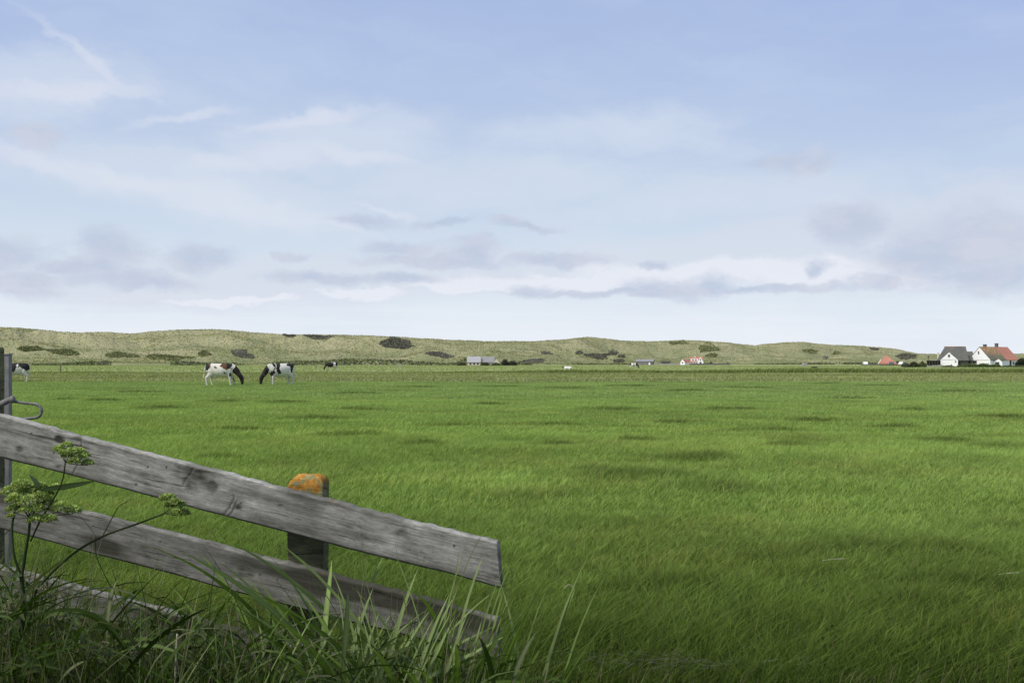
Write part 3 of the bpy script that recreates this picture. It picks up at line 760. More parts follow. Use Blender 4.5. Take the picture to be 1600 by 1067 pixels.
# --- garden wall and hedge before the farm
gw = empty('garden_wall', (X(1449, 285), 285, 0), 0, label='low rough stone wall in front of the veranda and white gable', cat='wall')
b = MB(); 
for i in range(26):
    xx = -4.2 + i * .36; b.box(xx, xx + .33, rng.uniform(-.1, 0), .3, -.2, .35 + rng.uniform(-.15, .25))
b.build('stonework', M['stone'], gw)
fp = [('round dark shrub at the left end of the farm wall', 1428, 568, 9, 6, (.07, .085, .045)), ('green willow shrub left of the veranda', 1441, 567.5, 7, 6, (.12, .15, .06)), ('grey-green shrub leftmost beside the farm wall', 1415, 569.5, 8, 4, (.10, .11, .075)),
      ('green hedge shrub right of the white front gable', 1504, 572.5, 11, 4, (.11, .15, .06)), ('green hedge shrub below the low dark-walled barn', 1519, 571.5, 12, 5, (.12, .16, .06)), ('green hedge shrub below the window of the mossy farmhouse', 1537, 571, 13, 5, (.11, .15, .055)),
      ('green hedge shrub below the small white lean-to', 1556, 572, 12, 4, (.12, .155, .06)), ('low green hedge shrub below the red roof end', 1576, 573.5, 12, 3, (.10, .14, .05)), ('low pale hedge shrub at the right edge', 1594, 573.5, 11, 3, (.12, .14, .07)),
      ('low scrubby hedge under the white front gable', 1482, 573.5, 13, 2.6, (.12, .13, .085))]
for lab, px, py, hw, hh, cc in fp:
    Yh = 262
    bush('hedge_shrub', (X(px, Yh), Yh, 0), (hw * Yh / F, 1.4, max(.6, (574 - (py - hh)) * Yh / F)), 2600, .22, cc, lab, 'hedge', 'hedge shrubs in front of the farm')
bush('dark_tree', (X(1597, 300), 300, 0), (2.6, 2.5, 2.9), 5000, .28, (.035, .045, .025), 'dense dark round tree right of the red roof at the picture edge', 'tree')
MB().tube([(X(1597, 300), 300, -.2), (X(1597, 300), 300, 1.2)], [.2, .12], 8).build('trunk', M['stake'], bpy.data.objects['dark_tree'])

# --- house with pale grey roof, left of centre
Y2 = 385; k2 = Y2 / F
hF = empty('cottage', (X(740.5, Y2), Y2, 0), 0, label='long cream cottage with pale grey roof and three dark windows', cat='house')
L2 = 20 * k2
shift(prism_wall(L2, 6, Z(565.5, Y2), Z(557.5, Y2)), 0, 3).build('wall', M['cream_wall'], hF)
shift(gable_roof(L2, 6, Z(565.8, Y2), Z(557.3, Y2), .2, .14), 0, 3).build('roof', M['light_roof'], hF)
for a in (-5.5, .3, 6): fwin(hF, a * k2, Z(568.3, Y2), .75, .7, 0)
hF2 = empty('cottage_barn', (X(761.5, Y2), Y2 + 2, 0), 0, label='dull grey-roofed barn joined behind hedges right of the cream cottage', cat='barn')
shift(prism_wall(20*k2, 6, Z(566, Y2), Z(557.5, Y2)), .1, 3).build('wall', M['dull_roof'], hF2)
shift(gable_roof(20*k2 - .3, 6, Z(566, Y2), Z(557.8, Y2), .1, .14), .25, 3).build('roof', M['dull_roof'], hF2)
hF3 = empty('gable_shed', (X(776, Y2), Y2 - 2, 0), 0, label='small cream gable end peeping over bushes right of the grey roofs', cat='shed')
pw = prism_wall(4, 8.5*k2, Z(566.5, Y2), Z(560.2, Y2)); shift(pw, 0, 2, 0, R(90)); pw.build('wall', M['cream_wall'], hF3)
pr = gable_roof(4, 8.5*k2, Z(566.5, Y2), Z(560.4, Y2), .1, .1, -1.9, 2.1); shift(pr, 0, 2, 0, R(90)); pr.build('roof', M['dull_roof'], hF3)
for lab, px, hw, zt, cc in [('low dark bush in front of the grey-roofed barn', 758, 9, 1.5, (.075, .095, .045)), ('green bush under the cream gable end', 775, 9, 1.3, (.09, .12, .05)), ('dark bush right of the cream gable end', 789, 7, 2.9, (.06, .065, .05)),
                            ('dark bush farthest right beside the cottages', 801, 9, 2.3, (.055, .065, .045)), ('dark bush standing left of the cream cottage', 722, 8, 1.6, (.085, .10, .06))]:
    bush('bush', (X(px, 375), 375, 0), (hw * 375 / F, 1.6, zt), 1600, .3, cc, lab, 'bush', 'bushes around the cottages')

# --- white house with red roofs in the middle distance
Y3 = 480; k3 = Y3 / F
hC = empty('red_roofed_house', (X(1088, Y3), Y3, 0), 0, label='white house with red roofs, white dormers and chimney below the dunes', cat='house')
a3 = 19 * k3
mw = shift(prism_wall(a3, 6.5, Z(565.5, Y3), Z(558.3, Y3)), 0, 3.3); mw.build('wall', M['white_wall'], hC)
shift(gable_roof(a3, 6.5, Z(565.8, Y3), Z(558.1, Y3), .15, .15), 0, 3.3).build('roof', M['red_roof'], hC)
g1 = prism_wall(3, 9*k3, Z(565, Y3), Z(558, Y3)); shift(g1, 0, 0, 0, R(90)); shift(g1, 6.5*k3, .6).build('front_gable_wall', M['white_wall'], hC)
r1 = gable_roof(3, 9*k3, Z(565, Y3), Z(558.6, Y3), .1, .12, -1.35, 3); shift(r1, 0, 0, 0, R(90)); shift(r1, 6.5*k3, .6).build('front_gable_roof', M['red_roof'], hC)
d_ = MB().box(-8.6*k3, 2.6*k3, .5, 3, Z(564.2, Y3), Z(560.6, Y3)); d = d_.build('dormer', M['white_wall'], hC)
for a in (-5.3, -.8): fbox(a*k3 - .45, a*k3 + .45, Z(563.3, Y3), Z(561.7, Y3), .5, .05).build('pane', M['window'], d)
chimney(hC, -2*k3, 3.3, Z(559, Y3), Z(556.8, Y3), .5, 'white_wall')
for a in (-7, -3, 1): fwin(hC, a*k3, Z(567.8, Y3), .6, .6, .05)
fwin(hC, 6.5*k3, Z(567, Y3), .8, 1.0, -.9); fwin(hC, 6.5*k3, Z(562, Y3), .5, .6, -.9)
hC2 = empty('red_roofed_annex', (X(1067, Y3), Y3 + 1, 0), R(-28), label='small white gabled annex with red roof left of the red-roofed house', cat='house')
g1 = prism_wall(5, 8*k3, Z(566, Y3), Z(561.6, Y3)); shift(g1, 0, 2.5, 0, R(90)); g1.build('wall', M['white_wall'], hC2)
r1 = gable_roof(5, 8*k3, Z(566, Y3), Z(561.7, Y3), .15, .14, -2.45, 2.6); shift(r1, 0, 2.5, 0, R(90)); r1.build('roof', M['red_roof'], hC2)
fwin(hC2, 0, 1.0, .6, .6, 0)
# grey barn and lean-to
hD = empty('grey_barn', (X(1007, 470), 470, 0), R(-6), label='long low grey barn with ribbed pale roof below the dunes', cat='barn')
kD = 470 / F
shift(prism_wall(26*kD, 6, Z(565.5, 470), Z(562, 470)), 0, 3).build('wall', M['dark_stone'], hD)
shift(gable_roof(27*kD, 6, Z(565, 470), Z(561.6, 470), .2, .12), 0, 3).build('roof', M['dull_roof'], hD)
for a in (-9, -6, -3, 0, 3): fwin(hD, a*kD, Z(567.5, 470), .5, .5, 0)
fbox(6.5*kD, 9*kD, 0, Z(566.3, 470), .02, .06).build('door', M['white_wall'], hD)
hE = empty('field_shelter', (X(1041, 480), 480, 0), 0, label='dark flat-roofed shelter between the grey barn and the red-roofed house', cat='shed')
MB().box(-7.5*k3, 7.5*k3, 0, 3, Z(566, 480), Z(564, 480)).build('roof', M['dark_stone'], hE)
for xx in (-2.1, -.7, .7, 2.1): MB().box(xx - .08, xx + .08, .1, .25, -.1, Z(566, 480)).build('post', M['stake'], hE)
MB().box(-2.2, 2.2, 2.7, 2.85, -.1, Z(566, 480)).build('back_wall', M['dull_roof'], hE)
gw2 = empty('boundary_wall', (X(1042, 455), 455, 0), 0, label='low pale wall between the grey barn and the red-roofed house', cat='wall')
MB().box(-6, 6, 0, .3, -.2, .75).build('stonework', M['stone'], gw2)
gw3 = empty('boundary_wall', (X(1110, 455), 455, 0), 0, label='low dark wall running right from the red-roofed house', cat='wall')
MB().box(-9.5, 9, 0, .3, -.2, .7).build('stonework', M['dark_stone'], gw3)
bush('bush', (X(1111, 458), 458, 0), (.9, .8, 1.6), 700, .25, (.06, .07, .05), 'small dark bush behind the low dark wall', 'bush', 'bushes by the far walls')
bush('bush', (X(1137, 458), 458, 0), (.8, .8, 1.2), 700, .25, (.05, .055, .045), 'tiny dark bush at the right end of the low dark wall', 'bush', 'bushes by the far walls')
# pyramid-roofed farm
Y4 = 430; k4 = Y4 / F
hG = empty('pyramid_farm', (X(1386, Y4), Y4, 0), 0, label='farm with tall red pyramid roof over low dark walls', cat='farmhouse')
MB().box(-13*k4, 14*k4, 0, 8, -.3, Z(569, Y4) + .5).build('wall', M['dark_stone'], hG)
MB().add([(-14*k4, -.4, Z(568.7, Y4)), (16.5*k4, -.4, Z(568.7, Y4)), (16.5*k4, 8.4, Z(568.7, Y4)), (-14*k4, 8.4, Z(568.7, Y4)), (-2.5*k4, 4, Z(555, Y4)), (-.5*k4, 4, Z(555, Y4))],
         [(0, 1, 5, 4), (1, 2, 5), (2, 3, 4, 5), (3, 0, 4), (0, 3, 2, 1)]).build('roof', M['red_roof'], hG)
MB().add([(-14.8*k4, -.5, Z(568.7, Y4)), (-13.2*k4, -.5, Z(568.7, Y4)), (-8.6*k4, 1.7, Z(561, Y4)), (-10*k4, 1.7, Z(561, Y4)), (-14.8*k4, 0, Z(568.7, Y4)), (-10*k4, 2.2, Z(561, Y4))],
         [(0, 1, 2, 3), (0, 3, 5, 4)]).build('cream_verge', M['cream_wall'], hG)
fbox(2*k4, 7*k4, Z(568.8, Y4), Z(567.3, Y4), -.2, .4).build('dormer', M['cream_wall'], hG)
gw4 = empty('boundary_wall', (X(1366, 420), 420, 0), 0, label='low dark wall left of the pyramid-roofed farm', cat='wall')
MB().box(-5.5, 2.5, 0, .3, -.2, .6).build('stonework', M['dark_stone'], gw4)
bush('bush', (X(1403, 435), 435, 0), (1.8, 1.2, 2.0), 900, .3, (.07, .075, .06), 'dark bush right of the pyramid roof', 'bush', 'bushes by the far walls')
bush('bush', (X(1409, 425), 425, 0), (2.2, 1.2, 1.0), 900, .3, (.06, .065, .05), 'low dark bush behind the right white car', 'bush', 'bushes by the far walls')
def car(px, Y, label, paint='carpaint', s=1.0):
    c = empty('parked_car', (X(px, Y), Y, 0), 0, label=label, cat='car', group='cars parked by the pyramid-roofed farm')
    pts = [(-2.1, .35), (-2.1, .85), (-1.2, .95), (-.7, 1.42), (1.1, 1.45), (1.8, .95), (2.1, .85), (2.1, .35)]
    n = len(pts); v = [(x, -.8, z) for x, z in pts] + [(x, .8, z) for x, z in pts]
    MB().add(v, [tuple(range(n)), tuple(range(n, 2*n))[::-1]] + [(i, i + n, (i+1) % n + n, (i+1) % n) for i in range(n)]).build('body', M[paint], c)
    MB().add([(-1.0, -.82, .97), (1.5, -.82, .97), (1.0, -.82, 1.35), (-.62, -.82, 1.35)], [(0, 1, 2, 3)]).build('side_window', M['window'], c)
    for xx in (-1.35, 1.35):
        for yy2 in (-.82, .62):
            MB().tube([(xx, yy2, .33), (xx, yy2 + .2, .33)], .33, 12).build('wheel', M['rubber'], c)
    return c
for args, rz_ in (((1352, 415, 'small white car parked left of the pyramid-roofed farm'), 78), ((1393, 412, 'grey-blue car parked in front of the pyramid roof', 'darkcar'), 60), ((1409, 415, 'white car parked right of the pyramid-roofed farm'), 48)):
    car(*args).rotation_euler.z = R(rz_)
hH = empty('haystack', (X(1259, 340), 340, 0), 0, label='low grey covered haystack alone at the dune foot', cat='haystack')
MB().add([(-1.05, 0, -.1), (1.05, 0, -.1), (1.0, 0, .35), (.35, 0, .95), (-.3, 0, 1.0), (-1.0, 0, .35), (-1.05, 2, -.1), (1.05, 2, -.1), (1.0, 2, .35), (.35, 2, .95), (-.3, 2, 1.0), (-1.0, 2, .35)],
         [(0,1,2,3,4,5), (11,10,9,8,7,6), (0,6,7,1), (1,7,8,2), (2,8,9,3), (3,9,10,4), (4,10,11,5), (5,11,6,0)]).build('cover', M['stone'], hH)
for o_, p_ in ((hC, 1088), (hC2, 1067), (hD, 1007), (hG, 1386), (hF, 740)): face(o_, p_)
# distant stakes and posts
for px, pt, pb, w, lab in [(94.5, 570, 580.5, .13, 'dark fence stake alone in the far pasture at the left'), (1502, 580.5, 585.5, .14, 'short stake in rough grass below the farm'), (620, 566, 574.5, .14, 'pale gate post, left of a pair before the dunes'),
                      (629.5, 566, 574.5, .14, 'pale gate post, right of a pair before the dunes'), (494, 570, 576, .10, 'thin stake left of the black grazing cow'), (1486.5, 569, 575.5, .2, 'dark stake at the hedge under the white front gable')]:
    g = G(px, pb); h = (pb - pt) / F * g.y
    b = MB().box(-w/2, w/2, -w/2, w/2, -.1, h * .96); b.add([(-w/2, -w/2, h*.96), (w/2, -w/2, h*.96), (w/2, w/2, h*.96), (-w/2, w/2, h*.96), (0, 0, h)], [(0,1,4), (1,2,4), (2,3,4), (3,0,4)])
    o = b.build('fence_stake', M['stone'] if 'pale' in lab else M['stake'], label=lab, cat='stake', group='stakes standing in the far pasture'); o.location = g

# ------------------------------------------------------------------ cows
def finish_body(mb, voxel, patches, name, parent, base=(.62, .59, .53), legdark=None, xhead=.80, zhead=None, headcol=(.022, .019, .016), warp=.13):
    me = mb.mesh('tmp'); ob = bpy.data.objects.new('tmp', me); COL.objects.link(ob)
    m = ob.modifiers.new('r', 'REMESH'); m.mode = 'VOXEL'; m.voxel_size = voxel; m.use_smooth_shade = True
    s = ob.modifiers.new('s', 'SMOOTH'); s.factor = .5; s.iterations = 4
    dg = bpy.context.evaluated_depsgraph_get(); dg.update()
    nm = bpy.data.meshes.new_from_object(ob.evaluated_get(dg)); nm.name = name
    bpy.data.objects.remove(ob); bpy.data.meshes.remove(me)
    n = len(nm.vertices); co_ = np.zeros(n * 3); nm.vertices.foreach_get('co', co_); co_ = co_.reshape(-1, 3)
    x, y, z = co_.T
    wx = x + (fbm(x * 6 + 7, z * 6 + y, 4, 101) - .5) * 2 * warp; wz = z + (fbm(x * 6 + 70, z * 6 - y, 4, 102) - .5) * 2 * warp
    C = np.ones((n, 4)); C[:, :3] = base
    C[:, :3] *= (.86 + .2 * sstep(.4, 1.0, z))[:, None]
    for p in patches:
        cx, cz, rx, rz, c = p[:5]
        m_ = (((wx - cx) / rx) ** 2 + ((wz - cz) / rz) ** 2) < 1
        C[m_, :3] = c
    hm = xhead(wx, wz) if callable(xhead) else wx > xhead
    C[hm, :3] = headcol
    a = nm.color_attributes.new('Col', 'FLOAT_COLOR', 'POINT'); a.data.foreach_set('color', C.astype(np.float32).ravel())
    nm.polygons.foreach_set('use_smooth', [True] * len(nm.polygons))
    nm.materials.clear(); nm.materials.append(M['coat'])
    return link(name, nm, None, parent)
BLK = (.018, .016, .015); BRN = (.115, .058, .026)
def standing_cow(label, loc, rz, patches, legs=((0, 0), (0, 0), (0, 0), (0, 0)), sc=1.0, voxel=.022, headdown=1.0, tail=0, group='cows grazing in the meadow', mirror=False, xhead=None, neck_y=0, socks=None):
    root = empty('cow', loc, rz, label=label, cat='cow', group=group); root.scale = (sc, sc, sc)
    b = MB()
    sec = [(-.90, 1.20, .08, .07), (-.86, 1.17, .22, .18), (-.76, 1.12, .30, .265), (-.60, 1.07, .345, .30), (-.40, 1.01, .385, .32), (-.15, .965, .42, .365), (.10, .95, .435, .375), (.32, .965, .425, .33), (.50, 1.0, .40, .275), (.66, 1.02, .34, .22), (.78, 1.02, .23, .15), (.85, 1.01, .12, .08)]
    b.tube([(x, 0, z) for x, z, _, _ in sec], [s[2] for s in sec], 20, [s[3] for s in sec])
    ny = neck_y
    if headdown > .5:
        np_ = [(.60, 0, 1.14), (.80, ny*.2, 1.05), (.98, ny*.5, .88), (1.10, ny*.8, .70), (1.15, ny*.9, .60)]
        nr, nw = [.28, .25, .20, .155, .14], [.16, .145, .125, .11, .10]
        hp = [(1.12, ny, .70), (1.19, ny, .62), (1.26, ny, .48), (1.30, ny*1.02, .32), (1.315, ny*1.05, .17), (1.31, ny*1.06, .07)]
        hr, hw = [.08, .14, .15, .115, .092, .075], [.07, .11, .12, .09, .078, .068]
        ears = [(1.13, ny + s * .19, .62) for s in (-1, 1)]; eyes = [(1.30, ny + s * .10, .47) for s in (-1, 1)]; horns = (1.15, ny, .70); hd = (-.25, 0, .5)
        earv = (.06, .12, .05)
    else:
        np_ = [(.60, 0, 1.16), (.82, ny*.3, 1.22), (1.02, ny*.7, 1.28), (1.12, ny, 1.34)]
        nr, nw = [.25, .21, .16, .12], [.15, .12, .10, .09]
        hp = [(1.06, ny, 1.42), (1.16, ny, 1.38), (1.32, ny, 1.26), (1.46, ny, 1.16), (1.50, ny, 1.13)]
        hr, hw = [.08, .12, .09, .07, .05], [.075, .105, .08, .06, .055]
        ears = [(1.08, ny + s * .17, 1.40) for s in (-1, 1)]; eyes = [(1.2, ny + s * .095, 1.38) for s in (-1, 1)]; horns = (1.1, ny, 1.48); hd = (0, 0, .5)
        earv = (.045, .10, .05)
    b.tube(np_, nr, 14, nw); b.tube(hp, hr, 12, hw)
    for e in ears: b.ball(e, earv, 8, 6)
    # legs: (foot forward offset, foot sideways offset)
    for i, (fx, s) in enumerate(((1, -1), (1, 1), (-1, -1), (-1, 1))):
        o, oz = legs[i]
        if fx > 0:
            y = s * .15
            b.tube([(.52, y * .8, .98), (.50 + o*.15, y, .80), (.50 + o*.35, y, .66), (.52 + o*.7, y, .42), (.51 + o*.8, y, .38), (.50 + o, y, .14), (.53 + o, y, .07), (.54 + o, y, 0)],
                   [.18, .155, .115, .080, .072, .054, .064, .068], 10, [.12, .11, .09, .068, .062, .048, .058, .062])
        else:
            y = s * .18
            b.tube([(-.60, y * .8, 1.10), (-.58 + o*.1, y, .90), (-.54 + o*.3, y, .74), (-.66 + o*.6, y, .56), (-.74 + o*.75, y, .48), (-.72 + o*.85, y, .40), (-.68 + o, y, .14), (-.65 + o, y, .07), (-.64 + o, y, 0)],
                   [.27, .26, .19, .115, .09, .07, .054, .064, .068], 10, [.13, .14, .115, .08, .065, .055, .048, .058, .062])
    b.ball((-.38, 0, .60), (.20, .15, .15), 12, 8)                     # udder
    for sx in (-.44, -.28):
        for sy in (-.06, .06): b.tube([(sx, sy, .50), (sx, sy, .42)], [.022, .018], 6)
    b.tube([(-.80, 0, 1.37), (-.90, 0, 1.30), (-.95 - tail*.3, 0, 1.05), (-.94 - tail*.8, 0, .75), (-.95 - tail, 0, .55), (-.95 - tail*1.1, 0, .40)], [.03, .032, .026, .024, .045, .02], 8)
    def hx(wx, wz): return (wx > .86) if headdown > .5 else (wx > .84)
    body = finish_body(b, voxel, patches, 'body', root, xhead=xhead or hx)
    for s in (-1, 1):
        hx0, hy0, hz0 = horns
        MB().tube([(hx0, hy0 + s*.05, hz0), (hx0 - .01, hy0 + s*.13, hz0 + .03), (hx0 + .02, hy0 + s*.17, hz0 + .09)], [.022, .016, .006], 8).build('horn', M['horn'], root, True)
    for e in eyes: MB().ball(e, .02, 8, 6).build('eye', M['eye'], root, True)
    return root
# brown-and-black backed cow heading right
g1 = G(345, 602.2)
P1 = [(.30, 1.32, .30, .30, BRN), (.52, 1.30, .16, .24, BLK), (.28, 1.44, .36, .06, BRN), (-.28, 1.12, .075, .10, BRN), (-.62, 1.28, .06, .24, BRN), (-.80, 1.22, .13, .34, BLK), (.30, .76, .10, .045, BLK), (.60, .66, .08, .11, BLK), (.70, 1.08, .06, .08, BRN), (-.95, .95, .06, .3, (.5,.48,.42)), (.40, 1.05, .05, .10, BRN)]
standing_cow('white cow with brown and black back patches, grazing with its head to the right', g1, R(8), P1, legs=((.10, 0), (.30, 0), (-.16, 0), (.10, 0)), tail=.10,
             xhead=lambda x, z: (x > .86) | ((x > .78) & (z < .98)))
# black-and-white cow heading left, rump toward us
g2 = G(438, 601.3)
P2 = [(.56, 1.22, .15, .26, BLK), (.22, 1.28, .12, .18, BLK), (.30, 1.0, .10, .22, BLK), (.20, .80, .07, .13, BLK), (.62, .80, .13, .22, BLK), (-.66, 1.26, .26, .17, BLK), (-.64, 1.02, .09, .24, BLK), (.10, 1.36, .10, .07, BLK), (.66, 1.12, .10, .3, (.62,.60,.56))]
standing_cow('black and white cow grazing with its head to the left, beside the brown-backed cow', g2, R(180 + 36), P2, legs=((.0, 0), (.05, 0), (.05, 0), (-.10, 0)), tail=.03)
# left cow mostly black
g0 = G(24.5, 597)
P0 = [(.15, 1.15, .36, .38, BLK), (.55, 1.1, .2, .34, BLK), (.32, .82, .18, .18, BLK), (-.55, 1.22, .36, .20, BLK), (-.74, 1.06, .17, .22, BLK), (-.2, 1.36, .2, .09, BLK), (.52, .6, .08, .2, BLK), (-.12, 1.08, .055, .2, (.62,.6,.55))]
standing_cow('black and white cow partly hidden behind the gate posts at the left', g0, R(180 + 20), P0, legs=((.1, 0), (-.12, 0), (.05, 0), (-.08, 0)), tail=0)
# far grazing black cow
g3 = G(518.5, 579)
P3_ = [(.35, 1.05, .55, .5, BLK), (-.75, 1.15, .22, .5, BLK), (-.2, 1.38, .5, .06, (.3, .3, .32))]
standing_cow('mostly black cow with a white flank grazing far off before the dunes', g3, R(180 + 25), P3_, voxel=.035, legs=((.1, 0), (-.1, 0), (.1, 0), (-.1, 0)))
g4 = G(990, 576)
P4 = [(-.75, 1.15, .22, .35, BLK), (.10, 1.1, .11, .5, BLK), (.78, 1.1, .22, .5, BLK)]
standing_cow('small black and white cow standing far off in front of the grey barn', g4, R(-10), P4, voxel=.035, sc=.86, headdown=1)
def lying_cow(label, loc, rz, patches, sc=1.0, head=BLK, base=(.72, .70, .66)):
    root = empty('cow', loc, rz, label=label, cat='cow', group='cows grazing in the meadow'); root.scale = (sc,) * 3
    b = MB()
    sec = [(-.92, .34, .08, .08), (-.84, .36, .24, .24), (-.60, .38, .36, .36), (-.2, .38, .37, .42), (.2, .40, .38, .38), (.5, .42, .36, .30), (.72, .42, .26, .20), (.82, .42, .12, .1)]
    b.tube([(x, 0, z) for x, z, _, _ in sec], [s[2] for s in sec], 18, [s[3] for s in sec])
    b.tube([(.55, 0, .52), (.80, .05, .62), (1.0, .08, .66), (1.08, .1, .66)], [.24, .18, .13, .11], 12, [.15, .12, .1, .09])
    b.tube([(1.02, .1, .72), (1.12, .1, .68), (1.28, .1, .55), (1.42, .1, .43), (1.46, .1, .40)], [.08, .12, .09, .07, .05], 10, [.075, .1, .08, .06, .05])
    for s in (-1, 1):
        b.ball((1.05, .1 + s * .17, .70), (.045, .1, .05), 8, 6)
        b.tube([(.5, s*.26, .30), (.80, s*.30, .12), (.88, s*.30, .07), (.60, s*.28, .06), (.50, s*.28, .05)], [.13, .07, .06, .045, .05], 8)
        b.tube([(-.6, s*.30, .38), (-.25, s*.42, .18), (-.20, s*.44, .10), (-.5, s*.46, .07), (-.3, s*.5, .05), (-.15, s*.5, .04)], [.22, .13, .09, .06, .045, .05], 8)
    b.tube([(-.86, 0, .55), (-.98, .05, .40), (-1.0, .12, .12), (-.9, .2, .05)], [.03, .028, .025, .04], 8)
    finish_body(b, .035, patches, 'body', root, base=base, xhead=lambda x, z: x > .95, headcol=head)
    for s in (-1, 1):
        MB().tube([(1.03, .1 + s*.06, .78), (1.04, .1 + s*.14, .86)], [.02, .008], 6).build('horn', M['horn'], root, True)
        MB().ball((1.15, .1 + s * .095, .68), .02, 8, 6).build('eye', M['eye'], root, True)
    return root
lying_cow('white cow with a dark head lying down in the far pasture', G(887.5, 577.6), R(180 - 10), [], .82)
lying_cow('black cow lying down far off below the haystack', G(1274, 576.3), R(150), [(0, .4, 2, 1.2, BLK), (-.85, .3, .12, .3, (.6, .58, .55))], .62)

# ------------------------------------------------------------------ fence
def rail(parent, a_top, a_bot, b_top, b_bot, Ya, Yb, th, knots, seed, dark=0, name='rail'):
    A = W(a_top[0], a_top[1], Ya); A2 = W(a_bot[0], a_bot[1], Ya); B = W(b_top[0], b_top[1], Yb); B2 = W(b_bot[0], b_bot[1], Yb)
    o = A2; ex = (B2 - A2); L = ex.length; ex.normalize(); nrm = ex.cross(Vector((0, 0, 1))).normalized()
    if nrm.y > 0: nrm = -nrm                    # toward camera
    ez = nrm.cross(ex); ez = ez if ez.z > 0 else -ez
    mat = Matrix((( ex.x, -nrm.x, ez.x, o.x), (ex.y, -nrm.y, ez.y, o.y), (ex.z, -nrm.z, ez.z, o.z), (0, 0, 0, 1)))
    inv = mat.inverted(); a = inv @ A; b_ = inv @ B; hA, hB = a.z, b_.z
    nx, nz, ny = int(L / .004), 44, 8
    # closed ring cross-section
    ring = [(0, j / nz) for j in range(nz + 1)] + [(i / ny, 1) for i in range(1, ny + 1)] + [(1, 1 - j / nz) for j in range(1, nz + 1)] + [(1 - i / ny, 0) for i in range(1, ny)]
    ring = np.array(ring); m = len(ring)
    t = np.linspace(0, 1, nx)[:, None]; d = ring[None, :, 0]; v = ring[None, :, 1]
    hh = hA + (hB - hA) * t
    x = L * t + (a.x * (1 - t) + (b_.x - L) * t) * v
    rs = seed * 13.7
    top = (fbm(x * 3 + rs, x * 0, 3, seed) - .5) * .012 + (fbm(x * 25 + rs, x * 0, 3, seed + 1) - .5) * .009
    bot = (fbm(x * 3 + rs + 50, x * 0, 3, seed + 2) - .5) * .010
    z = hh * v + top * v + bot * (1 - v)
    y = d * th
    rnd = .006                                   # worn arrises
    ev = np.minimum(v, 1 - v) * hh; ed = np.minimum(d, 1 - d) * th
    cr = np.clip(1 - (ev + ed) / rnd, 0, 1)
    y = y + np.where(d < .5, 1, -1) * cr * rnd * .6; z = z + np.where(v < .5, 1, -1) * cr * rnd * .6
    dk = np.zeros_like(x); sh = np.zeros_like(x); li = np.zeros_like(x)
    disp = (fbm(x * 4 + rs, z * 60, 4, seed + 3) - .5) * .004
    for kx, kz, kr, st in knots:                 # knot: dark eye, ring of swirling grain
        wv = (fbm(x * 30, z * 30, 2, seed + 8) - .5)
        r = np.hypot((x - kx) / 1.6, (z - kz)) / kr + wv * .9
        dk = np.maximum(dk, st * (1 - sstep(.35, 1.5, r)) * (.55 + .9 * fbm(x * 20, z * 90, 2, seed + 4)))
        sh = sh + np.sign(z - kz) * np.exp(-r * r * .6) * kr * 5
        disp = disp - .004 * np.exp(-r * r * 2)
    st_ = fbm(x * 1.7 + rs, z * 9, 3, seed + 5); dk = np.maximum(dk, dark + sstep(.52, .75, st_) * .65)
    dk = np.maximum(dk, .55 * np.exp(-(L - x) / .05) * (d < .5))
    dk = np.maximum(dk, .5 * sstep(.04, .0, v * hh) )
    for sx0, s0, s1 in ((.36, .0, .5), (.385, .0, .45), (.735, .0, 1.), (1.225, .45, 1.), (1.40, .0, .6), (1.415, .0, .5), (.05, .0, 1.)):
        if seed != 3: continue                   # old saw scars across the grain
        xc = sx0 + .03 * np.sin(v * 2.2 + sx0 * 9) + (fbm(v * 9, v * 0 + sx0 * 50, 2, 5) - .5) * .012
        g_ = np.exp(-((x - xc) / .0045) ** 2) * sstep(s0 - .03, s0 + .05, v) * (1 - sstep(s1 - .1, s1 + .02, v))
        dk = np.maximum(dk, .8 * g_); disp = disp - .003 * g_
        dk = np.maximum(dk, .30 * np.exp(-((x - xc - .015) / .03) ** 2) * sstep(s0 - .1, s0 + .1, v) * (1 - sstep(s1 - .1, s1 + .1, v)))
    if seed == 3: dk = np.maximum(dk, .55 * sstep(.24, .12, x + .06 * (fbm(z * 20, x * 8, 3, 9) - .5)))
    for c in range(8):                           # nail holes
        hx_, hz_ = random.Random(seed * 31 + c).uniform(.2, L), random.Random(seed * 57 + c).uniform(.03, .13)
        dk = np.maximum(dk, .9 * (np.hypot(x - hx_, z - hz_) < .0045))
    y = y - disp * np.where(d < .5, 1, 0)
    li = .30 * (v > .97) * sstep(.55, .75, fbm(x * 7 + rs, x * 0 + 2, 2, seed + 6))
    if parent.get('_l') : pass
    V = np.stack([x, y + 0 * x, z], -1).reshape(-1, 3)
    i = np.arange((nx - 1) * m); r_ = i // m; c_ = i % m; c2 = (c_ + 1) % m
    Q = np.stack([r_ * m + c_, r_ * m + c2, (r_ + 1) * m + c2, (r_ + 1) * m + c_], -1)
    colr = np.stack([np.clip(dk, 0, 1), np.clip(sh * .5 + 0, -1, 1), li + 0 * x], -1).reshape(-1, 3)
    # end caps as fans
    nV = len(V); V = np.vstack([V, V[:m].mean(0), V[-m:].mean(0)]); colr = np.vstack([colr, [0.3, 0, 0], [.3, 0, 0]])
    j = np.arange(m); j2 = (j + 1) % m; e = (nx - 1) * m
    T1 = np.stack([j2, j, np.full(m, nV), np.full(m, nV)], -1); T2 = np.stack([e + j, e + j2, np.full(m, nV + 1), np.full(m, nV + 1)], -1)
    me = bpy.data.meshes.new(name)
    faces = [tuple(q) for q in Q.tolist()] + [tuple(q[:3]) for q in T1.tolist()] + [tuple(q[:3]) for q in T2.tolist()]
    me.from_pydata(V.tolist(), [], faces); me.update()
